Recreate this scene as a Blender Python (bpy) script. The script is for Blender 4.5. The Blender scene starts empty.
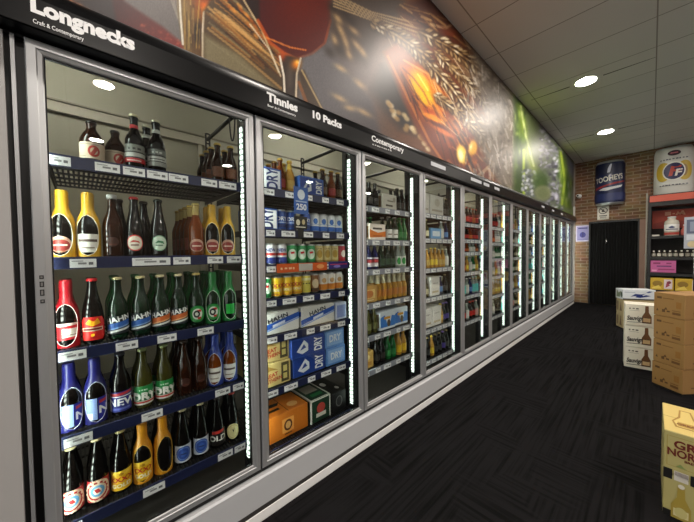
import bpy, math, random
import numpy as np
from mathutils import Vector, Matrix
random.seed(5)
rng = np.random.default_rng(5)
S = bpy.context.scene
COL = S.collection
PI = math.pi

# ------------------------------------------------------------------ camera
F, YAW, PITCH, ROLL = 284.82, 0.8189, -0.0287, -0.0126
CAM = Vector((1.3436, 0.3565, 1.3402))
cy_, sy_ = math.cos(YAW), math.sin(YAW)
FWD = Vector((-sy_*math.cos(PITCH), cy_*math.cos(PITCH), math.sin(PITCH)))
_r = Vector((cy_, sy_, 0)); _u = _r.cross(FWD)
RIGHT = _r*math.cos(ROLL) + _u*math.sin(ROLL)
UP = _u*math.cos(ROLL) - _r*math.sin(ROLL)
cd = bpy.data.cameras.new('camera'); cam = bpy.data.objects.new('camera', cd); COL.objects.link(cam)
cd.sensor_width = 36; cd.lens = F/694*36; cd.clip_start = .02
cam.matrix_world = Matrix(((RIGHT.x, UP.x, -FWD.x, CAM.x), (RIGHT.y, UP.y, -FWD.y, CAM.y), (RIGHT.z, UP.z, -FWD.z, CAM.z), (0, 0, 0, 1)))
S.camera = cam

W = 0.76; Y0 = 0.2419; ND = 12
ZT, ZB = 2.0294, 0.2415
ZC, YB = 3.54, 9.65
def seam(k): return Y0 + W*k

# ------------------------------------------------------------------ materials
def lin(c): return c/12.92 if c <= .04045 else ((c+.055)/1.055)**2.4
def rgb(h):
    h = h.lstrip('#'); return tuple(lin(int(h[i:i+2], 16)/255) for i in (0, 2, 4))
_mats = {}
def M(name, col, rough=.5, metal=0., spec=.5, coat=0., emit=0., ecol=None):
    if name in _mats: return _mats[name]
    m = bpy.data.materials.new(name); m.use_nodes = True
    b = m.node_tree.nodes['Principled BSDF']
    b.inputs['Base Color'].default_value = (*rgb(col), 1); b.inputs['Roughness'].default_value = rough
    b.inputs['Metallic'].default_value = metal; b.inputs['Specular IOR Level'].default_value = spec
    b.inputs['Coat Weight'].default_value = coat; b.inputs['Coat Roughness'].default_value = .05
    if emit:
        b.inputs['Emission Color'].default_value = (*rgb(ecol or col), 1); b.inputs['Emission Strength'].default_value = emit
    _mats[name] = m; return m
def ink(h, rough=.45): return M('ink_'+h.lstrip('#')+'_%d' % int(rough*100), h, rough)
def nodes(m): return m.node_tree.nodes, m.node_tree.links, m.node_tree.nodes['Principled BSDF']
def N(m, t, **kw):
    n = m.node_tree.nodes.new(t)
    for k, v in kw.items(): setattr(n, k, v)
    return n

alu = M('brushed_aluminium', '#c6c7c8', .36, .65)
n, l, b = nodes(alu)
tc = N(alu, 'ShaderNodeTexCoord'); mp = N(alu, 'ShaderNodeMapping'); mp.inputs['Scale'].default_value = (60, 60, 1.5)
nz = N(alu, 'ShaderNodeTexNoise'); nz.inputs['Scale'].default_value = 6
cr = N(alu, 'ShaderNodeMapRange'); cr.inputs['To Min'].default_value = .28; cr.inputs['To Max'].default_value = .46
l.new(tc.outputs['Object'], mp.inputs['Vector']); l.new(mp.outputs['Vector'], nz.inputs['Vector']); l.new(nz.outputs['Fac'], cr.inputs['Value']); l.new(cr.outputs['Result'], b.inputs['Roughness'])
blackp = M('black_powder_coat', '#0b0b0c', .4)
blackg = M('black_gloss_fascia', '#050506', .3, 0, .3)
rubber = M('black_rubber', '#070707', .6)
navy = M('navy_rail', '#1d2448', .35)
white = M('white_plastic', '#e6e6e2', .4)
panelgrey = M('grey_panel', '#b4b1ae', .45)
kickm = M('kick_white_steel', '#cdced0', .4, .1)
led = M('led_diffuser', '#f4fff6', .3, emit=16.0, ecol='#f2fff4')
led2 = M('led_diffuser_soft', '#f4fff6', .3, emit=4.0, ecol='#eafff0')
for lm, hi_, lo_ in ((led, 27., .3), (led2, 2.6, .22)):
    n, l, b = nodes(lm); b.inputs['Base Color'].default_value = (.5, .55, .5, 1)
    tc = N(lm, 'ShaderNodeTexCoord'); sx = N(lm, 'ShaderNodeSeparateXYZ'); l.new(tc.outputs['Object'], sx.inputs[0])
    mm = N(lm, 'ShaderNodeMath', operation='PINGPONG'); mm.inputs[1].default_value = .014; l.new(sx.outputs['Z'], mm.inputs[0])
    m2 = N(lm, 'ShaderNodeMapRange'); m2.inputs['From Min'].default_value = .003; m2.inputs['From Max'].default_value = .008; m2.inputs['To Min'].default_value = lo_; m2.inputs['To Max'].default_value = hi_; l.new(mm.outputs[0], m2.inputs['Value']); l.new(m2.outputs['Result'], b.inputs['Emission Strength'])
lampm = M('downlight_disc', '#ffffff', .5, emit=265.0, ecol='#fff5ea')
tube = M('added_tube_light', '#ffffff', .5, emit=36.0, ecol='#fffaf0')
chrome = M('steel', '#b0b0ae', .25, 1.)
silver = M('can_silver', '#c9cbcc', .3, .8)

gl = bpy.data.materials.new('door_glass'); gl.use_nodes = True
t = gl.node_tree; t.nodes.clear()
o_ = t.nodes.new('ShaderNodeOutputMaterial'); mx = t.nodes.new('ShaderNodeMixShader'); tr = t.nodes.new('ShaderNodeBsdfTransparent'); gs = t.nodes.new('ShaderNodeBsdfGlossy'); fr = t.nodes.new('ShaderNodeFresnel')
tr.inputs['Color'].default_value = (.955, .97, .955, 1); gs.inputs['Roughness'].default_value = 0.0; geo = t.nodes.new('ShaderNodeNewGeometry'); mr = t.nodes.new('ShaderNodeMapRange'); mr.inputs['To Min'].default_value = 1.45; mr.inputs['To Max'].default_value = 1/1.45
t.links.new(geo.outputs['Backfacing'], mr.inputs['Value']); t.links.new(mr.outputs['Result'], fr.inputs['IOR'])
t.links.new(fr.outputs[0], mx.inputs[0]); t.links.new(tr.outputs[0], mx.inputs[1]); t.links.new(gs.outputs[0], mx.inputs[2]); t.links.new(mx.outputs[0], o_.inputs[0])

def bottle_glass(name, col, rough=.06): return M(name, col, .045, 0, .45)
G_black = bottle_glass('glass_near_black', '#0a0706')
G_brown = bottle_glass('glass_brown', '#2a1206')
G_amber = bottle_glass('glass_amber', '#6e340c')
G_gold = bottle_glass('glass_gold', '#b98a3c')
G_green = bottle_glass('glass_green', '#12602a')
G_dkgreen = bottle_glass('glass_dark_green', '#0b2414')
G_blue = bottle_glass('glass_blue', '#10184a')
G_clear = bottle_glass('glass_clear', '#9aa59c')
G_olive = bottle_glass('glass_olive', '#3c3a14')
GL = dict(black=G_black, brown=G_brown, amber=G_amber, gold=G_gold, green=G_green, dkgreen=G_dkgreen, blue=G_blue, clear=G_clear, olive=G_olive)

# brick
brick = M('brick_wall', '#6b4a35', .85)
n, l, b = nodes(brick)
tc = N(brick, 'ShaderNodeTexCoord'); sx = N(brick, 'ShaderNodeSeparateXYZ'); cx = N(brick, 'ShaderNodeCombineXYZ')
l.new(tc.outputs['Object'], sx.inputs[0]); l.new(sx.outputs['X'], cx.inputs['X']); l.new(sx.outputs['Z'], cx.inputs['Y'])
bt = N(brick, 'ShaderNodeTexBrick'); bt.inputs['Scale'].default_value = 1; bt.inputs['Brick Width'].default_value = .23; bt.inputs['Row Height'].default_value = .076; bt.inputs['Mortar Size'].default_value = .009
bt.inputs['Color1'].default_value = (*rgb('#8c6a49'), 1); bt.inputs['Color2'].default_value = (*rgb('#6b4a32'), 1); bt.inputs['Mortar'].default_value = (*rgb('#a08a74'), 1); bt.inputs['Bias'].default_value = -.1
nz = N(brick, 'ShaderNodeTexNoise'); nz.inputs['Scale'].default_value = 5
mxc = N(brick, 'ShaderNodeMix', data_type='RGBA', blend_type='MULTIPLY'); mxc.inputs[0].default_value = .5
l.new(cx.outputs[0], bt.inputs['Vector']); l.new(cx.outputs[0], nz.inputs['Vector']); l.new(bt.outputs['Color'], mxc.inputs[6]); l.new(nz.outputs['Color'], mxc.inputs[7]); l.new(mxc.outputs[2], b.inputs['Base Color'])
bp_ = N(brick, 'ShaderNodeBump'); bp_.inputs['Strength'].default_value = .5; bp_.inputs['Distance'].default_value = .008; bp_.invert = True
l.new(bt.outputs['Fac'], bp_.inputs['Height']); l.new(bp_.outputs[0], b.inputs['Normal'])
# carpet
carpet = M('carpet', '#1c1b1c', .95, spec=.0)
n, l, b = nodes(carpet)
tc = N(carpet, 'ShaderNodeTexCoord')
def streak(scale, ns):
    mp = N(carpet, 'ShaderNodeMapping'); mp.inputs['Scale'].default_value = scale
    nz = N(carpet, 'ShaderNodeTexNoise'); nz.inputs['Scale'].default_value = ns; nz.inputs['Detail'].default_value = 3
    l.new(tc.outputs['Object'], mp.inputs['Vector']); l.new(mp.outputs[0], nz.inputs['Vector']); return nz
n1 = streak((30, .9, 1), 1.6); n2 = streak((1.2, 26, 1), 1.6)
ck = N(carpet, 'ShaderNodeTexChecker'); ck.inputs['Scale'].default_value = 2.0; l.new(tc.outputs['Object'], ck.inputs['Vector'])
n4 = N(carpet, 'ShaderNodeTexNoise'); n4.inputs['Scale'].default_value = 1.7; l.new(tc.outputs['Object'], n4.inputs['Vector'])
m1 = N(carpet, 'ShaderNodeMix', data_type='FLOAT'); r4 = N(carpet, 'ShaderNodeMapRange'); r4.inputs['From Min'].default_value = .52; r4.inputs['From Max'].default_value = .58; l.new(n4.outputs['Fac'], r4.inputs['Value']); l.new(r4.outputs['Result'], m1.inputs[0]); l.new(n1.outputs['Fac'], m1.inputs[2]); l.new(n2.outputs['Fac'], m1.inputs[3])
rp = N(carpet, 'ShaderNodeValToRGB'); l.new(m1.outputs[0], rp.inputs[0])
rp.color_ramp.elements[0].position = .33; rp.color_ramp.elements[0].color = (*rgb('#141414'), 1); rp.color_ramp.elements[1].position = .55; rp.color_ramp.elements[1].color = (*rgb('#1f1e1f'), 1)
l.new(rp.outputs[0], b.inputs['Base Color'])
# ceiling tiles
ceil = M('ceiling_tiles', '#bdb6ac', .9, spec=.2)
n, l, b = nodes(ceil)
tc = N(ceil, 'ShaderNodeTexCoord'); mp = N(ceil, 'ShaderNodeMapping'); mp.inputs['Location'].default_value = (-.155+1.2, -3.23+.59*10, 0)
bt = N(ceil, 'ShaderNodeTexBrick'); bt.offset = 0; bt.squash = 1; bt.inputs['Scale'].default_value = 1; bt.inputs['Brick Width'].default_value = 1.2; bt.inputs['Row Height'].default_value = .59; bt.inputs['Mortar Size'].default_value = .006; bt.inputs['Mortar Smooth'].default_value = .2
bt.inputs['Color1'].default_value = (*rgb('#e8e4e0'), 1); bt.inputs['Color2'].default_value = (*rgb('#e2deda'), 1); bt.inputs['Mortar'].default_value = (*rgb('#a39c95'), 1)
l.new(tc.outputs['Object'], mp.inputs[0]); l.new(mp.outputs[0], bt.inputs['Vector']); l.new(bt.outputs['Color'], b.inputs['Base Color'])
# cool room panel
coolp = M('coolroom_panel', '#b0ad9a', .6)
cardboard = M('cardboard_brown', '#9c7644', .8)

# ------------------------------------------------------------------ mesh helper
_txt = {}
def text_geo(s, bold=.03):
    k = (s, bold)
    if k in _txt: return _txt[k]
    c = bpy.data.curves.new('t', 'FONT'); c.body = s; c.size = 1; c.align_x = 'CENTER'; c.resolution_u = 3; c.offset = bold
    o = bpy.data.objects.new('t', c); COL.objects.link(o); bpy.context.view_layer.update()
    dg = bpy.context.evaluated_depsgraph_get(); me = bpy.data.meshes.new_from_object(o.evaluated_get(dg))
    me.calc_loop_triangles()
    v = [(p.co.x/.7, p.co.y/.7) for p in me.vertices]; f = [tuple(t.vertices) for t in me.loop_triangles]
    bpy.data.objects.remove(o); bpy.data.meshes.remove(me); bpy.data.curves.remove(c)
    _txt[k] = (v, f); return v, f

class MB:
    def __init__(s): s.v = []; s.f = []; s.m = []; s.sm = []; s.mats = []
    def mi(s, m):
        if m not in s.mats: s.mats.append(m)
        return s.mats.index(m)
    def add(s, v, f, m, smooth=False):
        b = len(s.v); s.v += [tuple(p) for p in v]; i = s.mi(m)
        for q in f: s.f.append(tuple(b+j for j in q)); s.m.append(i); s.sm.append(smooth)
    def box(s, lo, hi, m, c=0.):
        x0, y0, z0 = lo; x1, y1, z1 = hi
        if c <= 0:
            v = [(x, y, z) for z in (z0, z1) for y in (y0, y1) for x in (x0, x1)]
            s.add(v, [(0, 2, 3, 1), (4, 5, 7, 6), (0, 1, 5, 4), (2, 6, 7, 3), (0, 4, 6, 2), (1, 3, 7, 5)], m); return s
        def ring(i, z): return [(x0+i+a, y0+i+bb, z) for a, bb in ((c-0, 0), (x1-x0-2*i-c, 0), (x1-x0-2*i, c), (x1-x0-2*i, y1-y0-2*i-c), (x1-x0-2*i-c, y1-y0-2*i), (c, y1-y0-2*i), (0, y1-y0-2*i-c), (0, c))]
        v = ring(c, z0) + ring(0, z0+c) + ring(0, z1-c) + ring(c, z1)
        f = [tuple(reversed(range(8)))] + [(r*8+i, r*8+(i+1) % 8, r*8+8+(i+1) % 8, r*8+8+i) for r in range(3) for i in range(8)] + [tuple(range(24, 32))]
        s.add(v, f, m); return s
    def lathe(s, pr, m, n=20, c=(0, 0, 0), smooth=True, mz=None):
        b = len(s.v); i0 = s.mi(m)
        for r, z in pr:
            for k in range(n):
                a = 2*PI*k/n; s.v.append((c[0]+r*math.cos(a), c[1]+r*math.sin(a), c[2]+z))
        for j in range(len(pr)-1):
            mm = i0 if mz is None else s.mi(mz((pr[j][1]+pr[j+1][1])/2))
            for k in range(n):
                s.f.append((b+j*n+k, b+j*n+(k+1) % n, b+(j+1)*n+(k+1) % n, b+(j+1)*n+k)); s.m.append(mm); s.sm.append(smooth)
        return s
    def tube(s, pts, r, m, n=8, smooth=True):
        pts = [Vector(p) for p in pts]; rings = []
        for i, p in enumerate(pts):
            d = (pts[min(i+1, len(pts)-1)]-pts[max(i-1, 0)]).normalized()
            a = d.orthogonal().normalized() if i == 0 else (rings_a - d*rings_a.dot(d)).normalized()
            rings_a = a; bb = d.cross(a)
            rings.append([p+(a*math.cos(2*PI*k/n)+bb*math.sin(2*PI*k/n))*r for k in range(n)])
        v = [q for rg in rings for q in rg]
        f = [(i*n+k, i*n+(k+1) % n, (i+1)*n+(k+1) % n, (i+1)*n+k) for i in range(len(pts)-1) for k in range(n)] + [tuple(reversed(range(n))), tuple(range(len(v)-n, len(v)))]
        s.add(v, f, m, smooth); return s
    def prism(s, prof, y0, y1, m, smooth=False):      # profile of (x,z) pushed along y
        n = len(prof); v = [(x, y0, z) for x, z in prof] + [(x, y1, z) for x, z in prof]
        s.add(v, [(i, (i+1) % n, n+(i+1) % n, n+i) for i in range(n)] + [tuple(reversed(range(n))), tuple(range(n, 2*n))], m, smooth); return s
    def art(s, surf, items, step=.007, lay=.0003, k0=1):
        out = []
        for it in items:                       # 'D': a line of print too small to read, as short dashes
            if it[0] == 'D':
                _, nw, cu, cv, sz, c, wd = it; L_ = nw*sz*1.5*wd; x = cu-L_/2
                for j in range(nw):
                    w_ = L_/nw*(.62+.16*((j*7) % 3-1)); out.append(('R', x, cv+sz*(.08*((j*5) % 3)), x+w_, cv+sz*(.78+.1*((j*3) % 3)), c)); x += L_/nw
            else: out.append(it)
        items = out
        """printed pattern on a surface: surf(u, v, height) -> point"""
        for k, it in enumerate(items):
            h = lay*(k+k0); t = it[0]
            if t == 'R':
                _, u0, v0, u1, v1, c = it; nu = max(1, math.ceil((u1-u0)/step))
                v = []
                for i in range(nu+1):
                    u = u0+(u1-u0)*i/nu; v += [surf(u, v0, h), surf(u, v1, h)]
                s.add(v, [(2*i, 2*i+2, 2*i+3, 2*i+1) for i in range(nu)], ink(c), True)
            elif t in 'EO':
                _, cu, cv, ru, rv, c = it[:6]; nr = max(1, math.ceil(ru/step)); a0 = it[6] if t == 'O' else 0.
                v = []; f = []; nn = 24
                for r in range(nr+1):
                    q = a0+(1-a0)*r/nr
                    v += [surf(cu+ru*q*math.cos(2*PI*j/nn), cv+rv*q*math.sin(2*PI*j/nn), h) for j in range(nn)]
                f = [(r*nn+j, (r+1)*nn+j, (r+1)*nn+(j+1) % nn, r*nn+(j+1) % nn) for r in range(nr) for j in range(nn)]
                s.add(v, f, ink(c), True)
            elif t == 'P':
                _, pts, c = it; n = len(pts); cu = sum(p[0] for p in pts)/n; cv = sum(p[1] for p in pts)/n
                w = max(abs(p[0]-cu) for p in pts); nr = max(1, math.ceil(w/step)); v = [surf(cu, cv, h)]; f = []
                bnd = []
                for i in range(n):
                    a, bb = pts[i], pts[(i+1) % n]; m_ = max(1, math.ceil(abs(bb[0]-a[0])/step))
                    bnd += [(a[0]+(bb[0]-a[0])*j/m_, a[1]+(bb[1]-a[1])*j/m_) for j in range(m_)]
                nb = len(bnd)
                for r in range(1, nr+1): v += [surf(cu+(p[0]-cu)*r/nr, cv+(p[1]-cv)*r/nr, h) for p in bnd]
                f = [(0, 1+j, 1+(j+1) % nb) for j in range(nb)] + [(1+(r-1)*nb+j, 1+r*nb+j, 1+r*nb+(j+1) % nb, 1+(r-1)*nb+(j+1) % nb) for r in range(1, nr) for j in range(nb)]
                s.add(v, f, ink(c))
            elif t == 'T':
                _, tx, cu, cv, sz, c = it[:6]; wd = it[6] if len(it) > 6 else 1.; rot = it[7] if len(it) > 7 else 0.; sh = it[8] if len(it) > 8 else 0.
                tv, tf = text_geo(tx); ca, sa = math.cos(rot), math.sin(rot)
                v = []
                for x, y in tv:
                    x = (x+sh*y)*sz*wd; y *= sz; v.append(surf(cu+x*ca-y*sa, cv+x*sa+y*ca, h+lay*2))
                s.add(v, tf, ink(c))
        return s
    def build(s, name, parent=None, loc=None, rz=0.):
        me = bpy.data.meshes.new(name); me.from_pydata(s.v, [], s.f)
        for m in s.mats: me.materials.append(m)
        me.polygons.foreach_set('material_index', s.m); me.polygons.foreach_set('use_smooth', s.sm); me.update()
        o = bpy.data.objects.new(name, me); COL.objects.link(o)
        if parent is not None: o.parent = parent
        if loc is not None: o.location = loc
        if rz: o.rotation_euler.z = rz
        return o
def cyl(r, z=0.):                                     # surface of a can or bottle, label centred on +x
    return lambda u, v, h: ((r+h)*math.cos(u/r), (r+h)*math.sin(u/r), z+v)
def face_px(x): return lambda u, v, h: (x+h, u, v)    # looks +x
def face_ny(y): return lambda u, v, h: (u, y-h, v)    # looks -y
def face_py(y): return lambda u, v, h: (-u, y+h, v)
def face_top(z): return lambda u, v, h: (-v, u, z+h)  # read from +x
def empty(name, loc=(0, 0, 0), rz=0.):
    o = bpy.data.objects.new(name, None); COL.objects.link(o); o.location = loc; o.rotation_euler.z = rz; o.empty_display_size = .05; return o
def tag(o, label, cat, group=None, kind='thing'):
    o['label'] = label; o['category'] = cat; o['kind'] = kind
    if group: o['group'] = group
    elif 'group' in o: del o['group']
    return o
def struct(o): o['kind'] = 'structure'; return o
def dup(o, parent=None):
    c = o.copy(); COL.objects.link(c)
    if parent is not None: c.parent = parent
    for ch in list(o.children): dup(ch, c)
    return c
ORD = 'first second third fourth fifth sixth seventh eighth ninth tenth eleventh twelfth'.split()

# ------------------------------------------------------------------ room
YN, YF, XR = -1.6, 9.37, 6.9
struct(MB().box((-.06, YN-2, -.05), (XR, YB+.1, 0), carpet).build('floor'))
struct(MB().box((-.06, YN-2, ZC), (XR, YB+.1, ZC+.05), ceil).build('ceiling'))
struct(MB().box((-.06, YB, 0), (XR, YB+.12, ZC), brick).build('wall_back'))
struct(MB().box((XR, YN-2, 0), (XR+.1, YB+.1, ZC), M('shop_wall_dark', '#6a625a', .8)).build('wall_right'))
struct(MB().box((-.06, YN-2, ZT+.01), (-.012, YB, ZC), M('painted_wall', '#b9b2a6', .8)).build('wall_left'))
sw_ = MB(); pw = M('painted_wall', '#b9b2a6', .8)
for lo, hi in (((-.06, YN-2.1, 0), (XR, YN-2, .25)), ((-.06, YN-2.1, 2.5), (XR, YN-2, ZC)), ((-.06, YN-2.1, .25), (.7, YN-2, 2.5)), ((6.3, YN-2.1, .25), (XR, YN-2, 2.5))): sw_.box(lo, hi, pw)
struct(sw_.build('wall_added_light_opening'))  # unseen wall added behind the camera, its opening shapes the daylight fill
# cold room behind the doors
cr_ = MB(); cr_.box((-2.5, YN, .0), (-2.4, YB, 3.2), coolp)
struct(cr_.build('wall_coolroom'))
struct(MB().box((-2.5, YN-.1, 0), (-.06, YN, 3.2), coolp).build('wall_front'))
struct(MB().box((-2.5, YB, 0), (-.07, YB+.1, 3.2), coolp).build('wall_end'))
struct(MB().box((-2.5, YN, 3.2), (-.065, YB, 3.25), coolp).build('ceiling_coolroom'))
struct(MB().box((-2.5, YN, .0), (-.062, YB, .16), M('coolroom_floor', '#4a4845', .6)).build('floor_coolroom'))
t_ = MB(); t_.box((-2.4, YN, 2.66), (-2.36, YB, 2.75), M('coolroom_rail', '#bfbaa8', .5)); t_.box((-2.4, YN, 2.75), (-2.345, YB, 2.765), M('coolroom_ledge_dark', '#8b8674', .5))  # rail with a thin darker ledge along its top
struct(t_.build('trim_1'))
cw = MB()
for y in (1.42, 1.5, 3.9, 6.3, 8.4): cw.box((-2.4, y, .16), (-2.37, y+.045, 2.66), M('coolroom_rail', '#bfbaa8', .5))
struct(cw.build('trim_2'))
for i, y in enumerate((-.6, 2.2, 5.0, 7.8)):  # unseen tubes added to light the cold room wall
    tl = MB().box((-1.62, y, 3.145), (-1.5, y+1.3, 3.2), white, .01).build('added_ceiling_light')
    MB().tube([(-1.56, y+.04, 3.128), (-1.56, y+1.26, 3.128)], .018, tube, 10).build('lamp_tube', tl)
    tag(tl, 'unseen white tube light added on cold room ceiling behind the shelves, %s along the run' % ORD[i], 'ceiling light', 'added cold room lights')
# cooler front below and around the doors
kb = MB()
kb.prism([(-.06, .072), (.020, .072), (.020, .212), (.012, .220), (-.06, .220)], YN, YF+.02, kickm)
kb.prism([(-.06, .0), (.026, .0), (.028, .005), (.0225, .046), (.018, .050), (-.06, .050)], YN, YF+.02, M('kick_cove', '#f4f3f1', .35, .1))
kb.prism([(-.06, .049), (.0203, .049), (.0203, .073), (-.06, .073)], YN, YF+.02, M('kick_painted_gap_shade', '#3a3735', .6))  # flush dark strip, the shade of the gap painted as its colour
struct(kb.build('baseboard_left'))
struct(MB().box((-.06, YN, .218), (-.012, YF+.02, .243), rubber).build('trim_3'))
struct(MB().box((-.06, YN, ZT-.004), (-.012, YF+.02, 2.06), rubber).build('trim_4'))
e_ = MB(); e_.box((-.05, YN, .243), (0., .204, 2.026), panelgrey)
ep = tag(e_.build('cooler_end_panel'), 'plain grey end panel beside the first cooler door', 'panel')
e_ = MB().box((-.05, .205, .243), (-.014, .2145, 2.026), rubber)
jm = e_.build('cooler_jamb'); tag(jm, 'black jamb with thin silver strip beside first cooler door', 'jamb')
MB().box((-.014, .2175, .243), (-.003, .2265, 2.026), alu).build('silver_strip', jm)
struct(MB().box((-.05, YF-.004, .07), (.03, YF+.03, 2.42), M('end_trim_white', '#c9c6c0', .5)).build('trim_5'))

# header fascia with lettering
hp = [(-.011, 2.034), (.052, 2.034), (.0555, 2.038), (.0555, 2.125), (.0530, 2.145), (.046, 2.162), (.034, 2.176), (.018, 2.185), (.0, 2.188), (-.011, 2.188)]
hd = MB().prism(hp, YN, YF-.01, blackg).build('header_fascia')
for p in hd.data.polygons: p.use_smooth = 3 <= p.index % 10 <= 8 and len(p.vertices) == 4
tag(hd, 'long black rounded header fascia running above the cooler doors', 'fascia sign')
sf = face_px(.0556)
def word(txt, y0, y1, z, h, c='#f2f2f2', name='lettering', bold=.03, lab=None):
    tv, tf = text_geo(txt, bold); x0 = min(p[0] for p in tv); x1 = max(p[0] for p in tv); sc = (y1-y0)/(x1-x0)
    m = MB(); m.add([sf(y0+(x-x0)*sc, z+y*h, .0008) for x, y in tv], tf, ink(c)); o = m.build(name, hd); o['label'] = 'white lettering reading '+txt; return o
word('Longnecks', .268, .522, 2.083, .044, bold=.05)
word('Craft & Contemporary', .272, .385, 2.049, .0125, bold=.01)
word('Tinnies', 1.040, 1.217, 2.088, .040, bold=.045)
word('Beer & Contemporary', 1.044, 1.205, 2.060, .011, bold=.01)
word('10 Packs', 1.315, 1.53, 2.090, .038, bold=.045)
word('Contemporary', 1.80, 2.16, 2.090, .036, bold=.03)
m = MB().art(sf, [('D', 9, 1.91, 2.062, .010, '#d8d8d8', 1.5)], step=.5, lay=.0006); m.build('lettering', hd)['label'] = 'tiny white line of lettering'
for y0, y1 in ((2.55, 2.80), (3.33, 3.60), (3.66, 3.82), (3.98, 4.14), (6.12, 6.30), (6.86, 7.02), (7.62, 7.80)):  # pale plates stand in for lettering, its glare put into the colour
    o = MB().box((.0555, y0, 2.075), (.0575, y1, 2.108), M('lettering_glare_pale', '#c9ccd0', .4)).build('lettering_glare_plate', hd); o['label'] = 'small pale plate standing in for lettering and its glare'

# ------------------------------------------------------------------ mural
def project(P):
    d = P - np.array(CAM); z = d @ np.array(FWD)
    return 347+F*(d @ np.array(RIGHT))/z, 261-F*(d @ np.array(UP))/z
def make_mural():
    py = np.concatenate([[YN+.02, -.8, -.3, -.05], []])
    # columns evenly dense as the print needs: finer detail at the near end
    xs = np.linspace(70, 574, 760); ys = []
    for X in xs:
        d = FWD + RIGHT*((X-347)/F) ; t_ = -CAM.x/d.x; ys.append(CAM.y+t_*d.y)
    ys = np.array(ys); ys = ys[(ys > .1) & (ys < YF-.02)]
    ys = np.concatenate([[YN+.02, -.6, -.1, .08], ys, [YF-.012]])
    zs = np.concatenate([np.linspace(2.19, 2.9, 130), np.linspace(2.905, ZC-.002, 70)])
    yy, zz = np.meshgrid(ys, zs)
    P = np.stack([np.zeros(yy.size), np.clip(yy.ravel(), .05, None), zz.ravel()], -1)
    X, Y = project(P)
    rgbv = np.zeros((X.size, 3))
    def c(h): return np.array([int(h[i:i+2], 16)/255 for i in (1, 3, 5)])
    # ground tones along the run
    st = [(40, '#3a2c28'), (100, '#4a3f42'), (150, '#5a4c4a'), (200, '#5d5244'), (250, '#5a4330'), (320, '#5e5856'), (370, '#6a5c58'), (400, '#6b4a34'), (440, '#7a4a28'), (480, '#7a6a58'), (500, '#8a8076'), (520, '#7f8a55'), (545, '#7d8578'), (575, '#6f8a3a')]
    sx = [s_[0] for s_ in st]; sc = np.array([c(s_[1]) for s_ in st])
    for k in range(3): rgbv[:, k] = np.interp(X, sx, sc[:, k])
    def put(a, col, m=None):
        col = c(col) if isinstance(col, str) else col
        if m is None: rgbv[:] = rgbv*(1-a[:, None]) + col*a[:, None]
        else: rgbv[m] = rgbv[m]*(1-a[:, None]) + col*a[:, None]
    def blob(cx, cy, rx, ry, rot, col, a=1., hard=1.):
        R_ = max(rx, ry)*(2.2 if hard < 2 else 1.3)
        m = (abs(X-cx) < R_) & (abs(Y-cy) < R_)
        if not m.any(): return
        dx, dy = X[m]-cx, Y[m]-cy; ca, sa = math.cos(rot), math.sin(rot)
        q = ((dx*ca+dy*sa)/rx)**2 + ((-dx*sa+dy*ca)/ry)**2
        put(a*np.exp(-q**hard), col, m)
    def stroke(pts, w, col, a=1., soft=.6):
        P0 = np.array(pts, float); m = (X > P0[:, 0].min()-3*w) & (X < P0[:, 0].max()+3*w) & (Y > P0[:, 1].min()-3*w) & (Y < P0[:, 1].max()+3*w)
        if not m.any(): return
        px, py_ = X[m], Y[m]; d = np.full(px.shape, 1e9)
        for p, q in zip(P0[:-1], P0[1:]):
            v = q-p; t_ = np.clip(((px-p[0])*v[0]+(py_-p[1])*v[1])/(v@v), 0, 1)
            d = np.minimum(d, np.hypot(px-p[0]-t_*v[0], py_-p[1]-t_*v[1]))
        put(a*np.clip((w-d)/(soft*w)+.5, 0, 1), col, m)
    def poly(pts, col, a=1., soft=1.5, grad=None):
        P0 = np.array(pts, float); m = (X > P0[:, 0].min()-4) & (X < P0[:, 0].max()+4) & (Y > P0[:, 1].min()-4) & (Y < P0[:, 1].max()+4)
        if not m.any(): return
        px, py_ = X[m], Y[m]; ins = np.zeros(px.shape, bool); d = np.full(px.shape, 1e9); n_ = len(P0)
        for i in range(n_):
            p, q = P0[i], P0[(i+1) % n_]
            cond = (p[1] > py_) != (q[1] > py_)
            xi = (q[0]-p[0])*(py_-p[1])/(q[1]-p[1]+1e-12)+p[0]; ins ^= cond & (px < xi)
            v = q-p; t_ = np.clip(((px-p[0])*v[0]+(py_-p[1])*v[1])/(v@v+1e-9), 0, 1); d = np.minimum(d, np.hypot(px-p[0]-t_*v[0], py_-p[1]-t_*v[1]))
        sd = np.where(ins, d, -d); al = a*np.clip(sd/soft*.5+.5, 0, 1)
        if grad is not None:
            (x0, y0, c0), (x1, y1, c1) = grad; v = np.array((x1-x0, y1-y0), float)
            g = np.clip(((px-x0)*v[0]+(py_-y0)*v[1])/(v@v), 0, 1)[:, None]; cc = c(c0)*(1-g)+c(c1)*g
            rgbv[m] = rgbv[m]*(1-al[:, None])+cc*al[:, None]
        else: put(al, col, m)
    R = np.random.default_rng(11)
    # --- near end: blurred fruit, red glass and its stem
    poly([(40, -400), (130, -400), (122, 2), (140, 40), (40, 10)], '#3d3536', 1, 6)
    for q in ((68, 3, 9), (78, 7, 7), (86, 11, 5), (60, -6, 12), (74, -10, 10)): blob(q[0], q[1], q[2], q[2]*.5, .5, '#8a4a20', .9); blob(q[0]+2, q[1]-1, q[2]*.35, q[2]*.2, .5, '#e6b060', .9)
    poly([(118, 0), (125, -420), (178, -420), (179, 10), (186, 50), (160, 28)], '#6f6a68', 1, 3)
    for k in range(5): stroke([(150+k*8, -60), (178+k*2, 18+k*5)], .9, '#9a948a', .6)
    poly([(112, -2), (124, -40), (124, 1), (163, 27), (200, 58), (196, 64), (120, 40)], '', 1, 2, ((122, 2, '#4c2526'), (195, 56, '#8c3a34')))
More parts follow.
